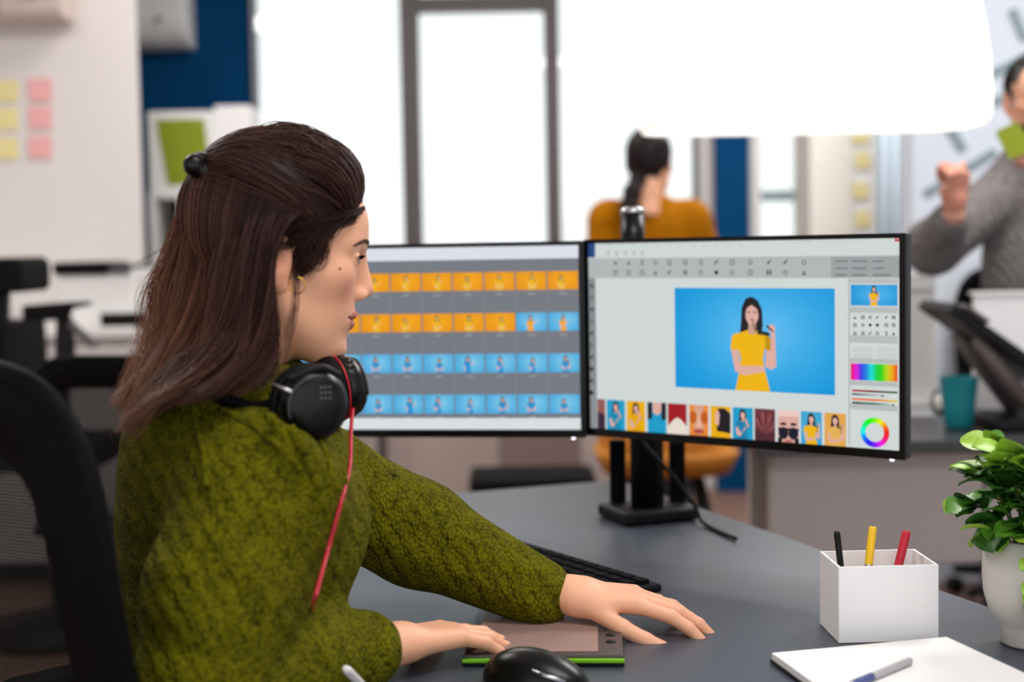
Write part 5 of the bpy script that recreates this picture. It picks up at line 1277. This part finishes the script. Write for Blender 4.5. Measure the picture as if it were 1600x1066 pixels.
# ---- the man by the board wall
mn = empty('person', (at(1622, 200, 4.0).x, 4.02, 0), 0, 'bearded man in a grey sweater raising one fist by the white wall', 'person')
mh = at(1620, 160, 3.98); MH4 = frame(mh, -98, 8)
hd = sdf_head(Vol((-.115, -.105, -.19), (.14, .105, .145), .004), False); V_, Q_ = hd.surf(); C_, bl_ = face_cols(V_, (170, 100, 92)); x, y, z = V_.T
C_[(z > .055) & (x < .055) | ((x < .02) & (z > .01) & (np.abs(y) < .076)) | ((x < -.02) & (z > -.05))] = lin((40, 32, 30))
C_[((z < -.052) & (x > .005) & (z > -.112)) & ~((np.abs(z+.055) < .012) & (np.abs(y) < .02)) | ((z < -.036) & (z > -.046) & (x > .085))] = lin((62, 48, 42))
C_ *= .92
Vs = [xf(V_, MH4)]; Qs = [Q_]; Cs = [C_]
def mp(px, py, dy=0): return at(px, py, 4.02+dy)
mS, mE, mW = mp(1578, 296, .0), mp(1458, 386, -.10), mp(1490, 336, -.28)
mS2, mE2, mW2 = mp(1690, 296, .0), mp(1706, 400, -.12), mp(1652, 305, -.28)
bd = Vol(np.minimum.reduce([np.array(mE), np.array(mW)])-.2, np.array((mE2.x+.25, 4.35, 1.66)), .012)
bd.rc(tuple(mh+Vector((0, .03, -.08))), tuple(mh+Vector((0, .04, -.2))), .06, .065); bd.rc(mS, mS2, .05, .05, .03)
bd.chain([mS, mE, mW], [.05, .042, .03], .02); bd.chain([mS2, mE2, mW2], [.05, .042, .03], .02)
ct = (mS+mS2)/2; bd.ell(tuple(ct+Vector((0, 0, -.2))), (.17, .1, .26), .04); V_, Q_ = bd.surf(); Vs.append(V_); Qs.append(Q_); Cs.append(cut_color(V_, (205, 150, 128)))
fist = [(1.2, 1.5, .9)]*4
v_, q_ = hand_vol(mW, (mW-mE)+Vector((0, .1, .12)), (.25, -.9, .2), [(1.3, 1.5, .9), (1.45, 1.5, 1.0), (1.5, 1.5, 1.0), (1.5, 1.5, 1.0)], 1, thumb=-.7); Vs.append(v_); Qs.append(q_); Cs.append(cut_color(v_, (205, 140, 118)))
v_, q_ = hand_vol(mW2, Vector((-.5, -.2, .8)), (.2, -.9, .1), [(.5, .8, .5), (.7, .9, .6), (.8, 1.0, .6), (.9, 1.0, .6)], -1); Vs.append(v_); Qs.append(q_); Cs.append(cut_color(v_, (205, 140, 118)))
Vj, Qj, Cj = join(Vs, Qs, Cs); link('body', np_mesh('body', Vj, Qj, Cj), M['skin'], mn, True, world=True)
eyes(mn, MH4)
for s in (-1, 1): tuft('eyebrow', mn, MH4, lambda t, s=s: [Vector((.1025-.026*t*t, (.010+.038*t)*s, .030+.006*math.sin(t*2.2))), Vector((.1025-.026*t*t-.003, (.010+.038*t)*s+.004*s, .032+.006*math.sin(t*2.2)))], 60, .0012, (40, 30, 28))
# short cropped hair and beard as a fuzz of strands
PD, RD, CD = [], [], []
for i in range(2200):
    d = rng.normal(0, 1, 3); d /= np.linalg.norm(d); p = on_skull(d[None], -.004)[0]
    if not ((p[2] > .095 and p[0] < .035) or (p[0] < .015 and p[2] > .02) or (p[0] < -.03 and p[2] > -.03)): continue
    t_ = np.linspace(0, 1, 4)[:, None]; PD.append(xf(p+d*t_*.014+np.array((-.012, 0, 0))*t_**2, MH4)); RD.append(np.full(4, .0012)); CD.append(np.tile(np.array(lin((40, 32, 30)))*rng.uniform(.7, 1.3), (4, 1)))
tag(link('hair', strand_mesh('hair', *pack(PD, RD, CD)), M['hair'], mn, True, world=True), kind='stuff')
ms = Vol(np.array((mE.x-.2, 3.45, .75)), np.array((mE2.x+.25, 4.35, 1.66)), .010)
ms.ell(tuple(ct+Vector((0, .0, -.22))), (.178, .12, .32), .04); ms.rc(mS, mS2, .075, .075, .06); ms.ell(tuple(ct+Vector((0, 0, -.5))), (.172, .12, .25), .05)
ms.chain([mS, mE, mW+(mE-mW)*.22], [.078, .074, .050], .03); ms.chain([mS2, mE2, mW2+(mE2-mW2)*.2], [.078, .07, .048], .03)
ms.rc(tuple(mh+Vector((0, .035, -.155))), tuple(ct), .078, .10, .05); ms.rc(tuple(mW+(mE-mW)*.35), tuple(mW+(mE-mW)*.2), .052, .05, .01)
V_, Q_ = ms.surf(); link('sweater', np_mesh('sweater', V_, Q_), M['knit_grey'], mn, True, world=True)
tv = Vol((ct.x-.3, 3.8, .02), (ct.x+.3, 4.3, 1.0), .016)
for s in (-1, 1): tv.chain([(ct.x+.09*s, 4.03, .9), (ct.x+.1*s, 4.02, .5), (ct.x+.11*s, 4.04, .06)], [.1, .075, .055], .03)
V_, Q_ = tv.surf(); link('trousers', np_mesh('trousers', V_, Q_), mat('denim'), mn, True, world=True)
for s in (-1, 1): MB().box((ct.x+.11*s, 3.99, .035), (.09, .27, .068)).build('shoe', M['black_soft'], mn, world=True, bevel=.03, seg=4)
a = mW2+Vector((-.075, -.03, .11)); pts = [at(1555, 206, a.y), at(1588, 190, a.y), at(1622, 232, a.y), at(1578, 250, a.y)]
MB_ = MB().prism([(p.x, p.z) for p in pts][::-1], 0, .003, Matrix(((1, 0, 0, 0), (0, 0, 1, a.y), (0, 1, 0, 0), (0, 0, 0, 1))))
tag(MB_.build('sticky_note', M['lime_paper']), 'lime green sticky note held up in front of the mans chin', 'sticky note')

# ---- the woman in mustard, seen from behind
YW = 5.2
bw = empty('person', (at(1015, 300, YW).x, YW, 0), 0, 'woman with dark ponytail in a mustard sweater standing by the window', 'person')
bh = at(1015, 258, YW); BH4 = frame(bh, 62, 4)
hd = sdf_head(Vol((-.115, -.105, -.19), (.14, .105, .145), .004)); V_, Q_ = hd.surf(); C_, _b = face_cols(V_); x, y, z = V_.T
C_[(z > .062) & (x < .08) | (x < .02) & (z > -.01) | (x < -.03) & (z > -.055)] = lin((30, 22, 22))
def bp_(px, py, dy=0): return at(px, py, YW+dy)
bS, bS2 = bp_(952, 345, .0), bp_(1078, 345, .03); bE, bE2 = bp_(935, 470, -.02), bp_(1115, 440, .1); bW, bW2 = bp_(960, 560, .2), bp_(1120, 480, .32)
bd = Vol((bE.x-.2, YW-.25, .7), (bE2.x+.25, YW+.55, 1.55), .012); bc = (bS+bS2)/2
bd.rc(tuple(bh+Vector((-.01, 0, -.08))), tuple(bc+Vector((0, 0, .02))), .052, .058); bd.rc(bS, bS2, .045, .045, .03); bd.chain([bS, bE, bW], [.045, .038, .026], .02); bd.chain([bS2, bE2, bW2], [.045, .038, .026], .02)
bd.ell(tuple(bc+Vector((0, 0, -.22))), (.14, .09, .26), .04); V2, Q2 = bd.surf()
v3, q3 = hand_vol(bW, (bW-bE), (-.5, -.5, .5), rest, 1); v4, q4 = hand_vol(bW2, (bW2-bE2), (.5, -.5, .5), rest, -1)
Vj, Qj, Cj = join([xf(V_, BH4), V2, v3, v4], [Q_, Q2, q3, q4], [C_, cut_color(V2, (215, 160, 135)), cut_color(v3, (215, 160, 135)), cut_color(v4, (215, 160, 135))])
link('body', np_mesh('body', Vj, Qj, Cj), M['skin'], bw, True, world=True); eyes(bw, BH4)
ms = Vol((bE.x-.2, YW-.25, .68), (bE2.x+.25, YW+.5, 1.5), .010)
ms.ell(tuple(bc+Vector((0, 0, -.2))), (.185, .12, .28), .04); ms.ell(tuple(bc+Vector((0, 0, -.45))), (.17, .12, .25), .05); ms.rc(bS, bS2, .072, .072, .06); ms.rc(tuple(bc+Vector((.0, 0, .0))), tuple(bh+Vector((-.01, -.0, -.145))), .1, .062, .05)
ms.chain([bS, bE, bW+(bE-bW)*.2], [.075, .066, .045], .03); ms.chain([bS2, bE2, bW2+(bE2-bW2)*.2], [.075, .066, .045], .03)
V_, Q_ = ms.surf(); link('sweater', np_mesh('sweater', V_, Q_), M['knit_mustard'], bw, True, world=True)
hv = Vol(np.array(bh)-.35, np.array(bh)+.22, .006); A3 = lambda p: BH4 @ Vector(p)
hv.ell(tuple(A3((-.012, 0, .045))), (.103, .082, .095), .01, 'u', BH4.to_3x3().to_4x4()); hv.ell(tuple(A3((-.045, .0, -.005))), (.055, .066, .05), .03, 'u', BH4.to_3x3().to_4x4())
hv.chain([tuple(bp_(996, 282, -.085)), tuple(bp_(988, 300, -.125)), tuple(bp_(984, 325, -.13)), tuple(bp_(990, 350, -.12))], [.026, .030, .032, .018], .02)
hv.ell(tuple(A3((.1, 0, .0))), (.06, .12, .075), .02, 's', BH4.to_3x3().to_4x4())
V_, Q_ = hv.surf(); link('hair', np_mesh('hair', V_, Q_, np.tile(np.array(lin((34, 25, 26))), (len(V_), 1))), M['hair'], bw, True, world=True)
MB().tube([bp_(996, 282, -.085)+Vector((.028*math.cos(a), .01*math.sin(a), .028*math.sin(a))) for a in np.linspace(0, 2*math.pi, 20, endpoint=False)], .006, 8, True).build('hair_tie', M['black'], bw, True, world=True)
tv = Vol((bc.x-.3, YW-.25, .02), (bc.x+.3, YW+.3, 1.0), .016)
for s in (-1, 1): tv.chain([(bc.x+.07*s, YW, .84), (bc.x+.08*s, YW, .5), (bc.x+.09*s, YW+.01, .06)], [.092, .07, .05], .03)
V_, Q_ = tv.surf(); link('trousers', np_mesh('trousers', V_, Q_), mat('denim'), bw, True, world=True)
for s in (-1, 1): MB().box((bc.x+.09*s, YW+.05, .035), (.085, .25, .068)).build('shoe', M['black_soft'], bw, world=True, bevel=.03, seg=4)
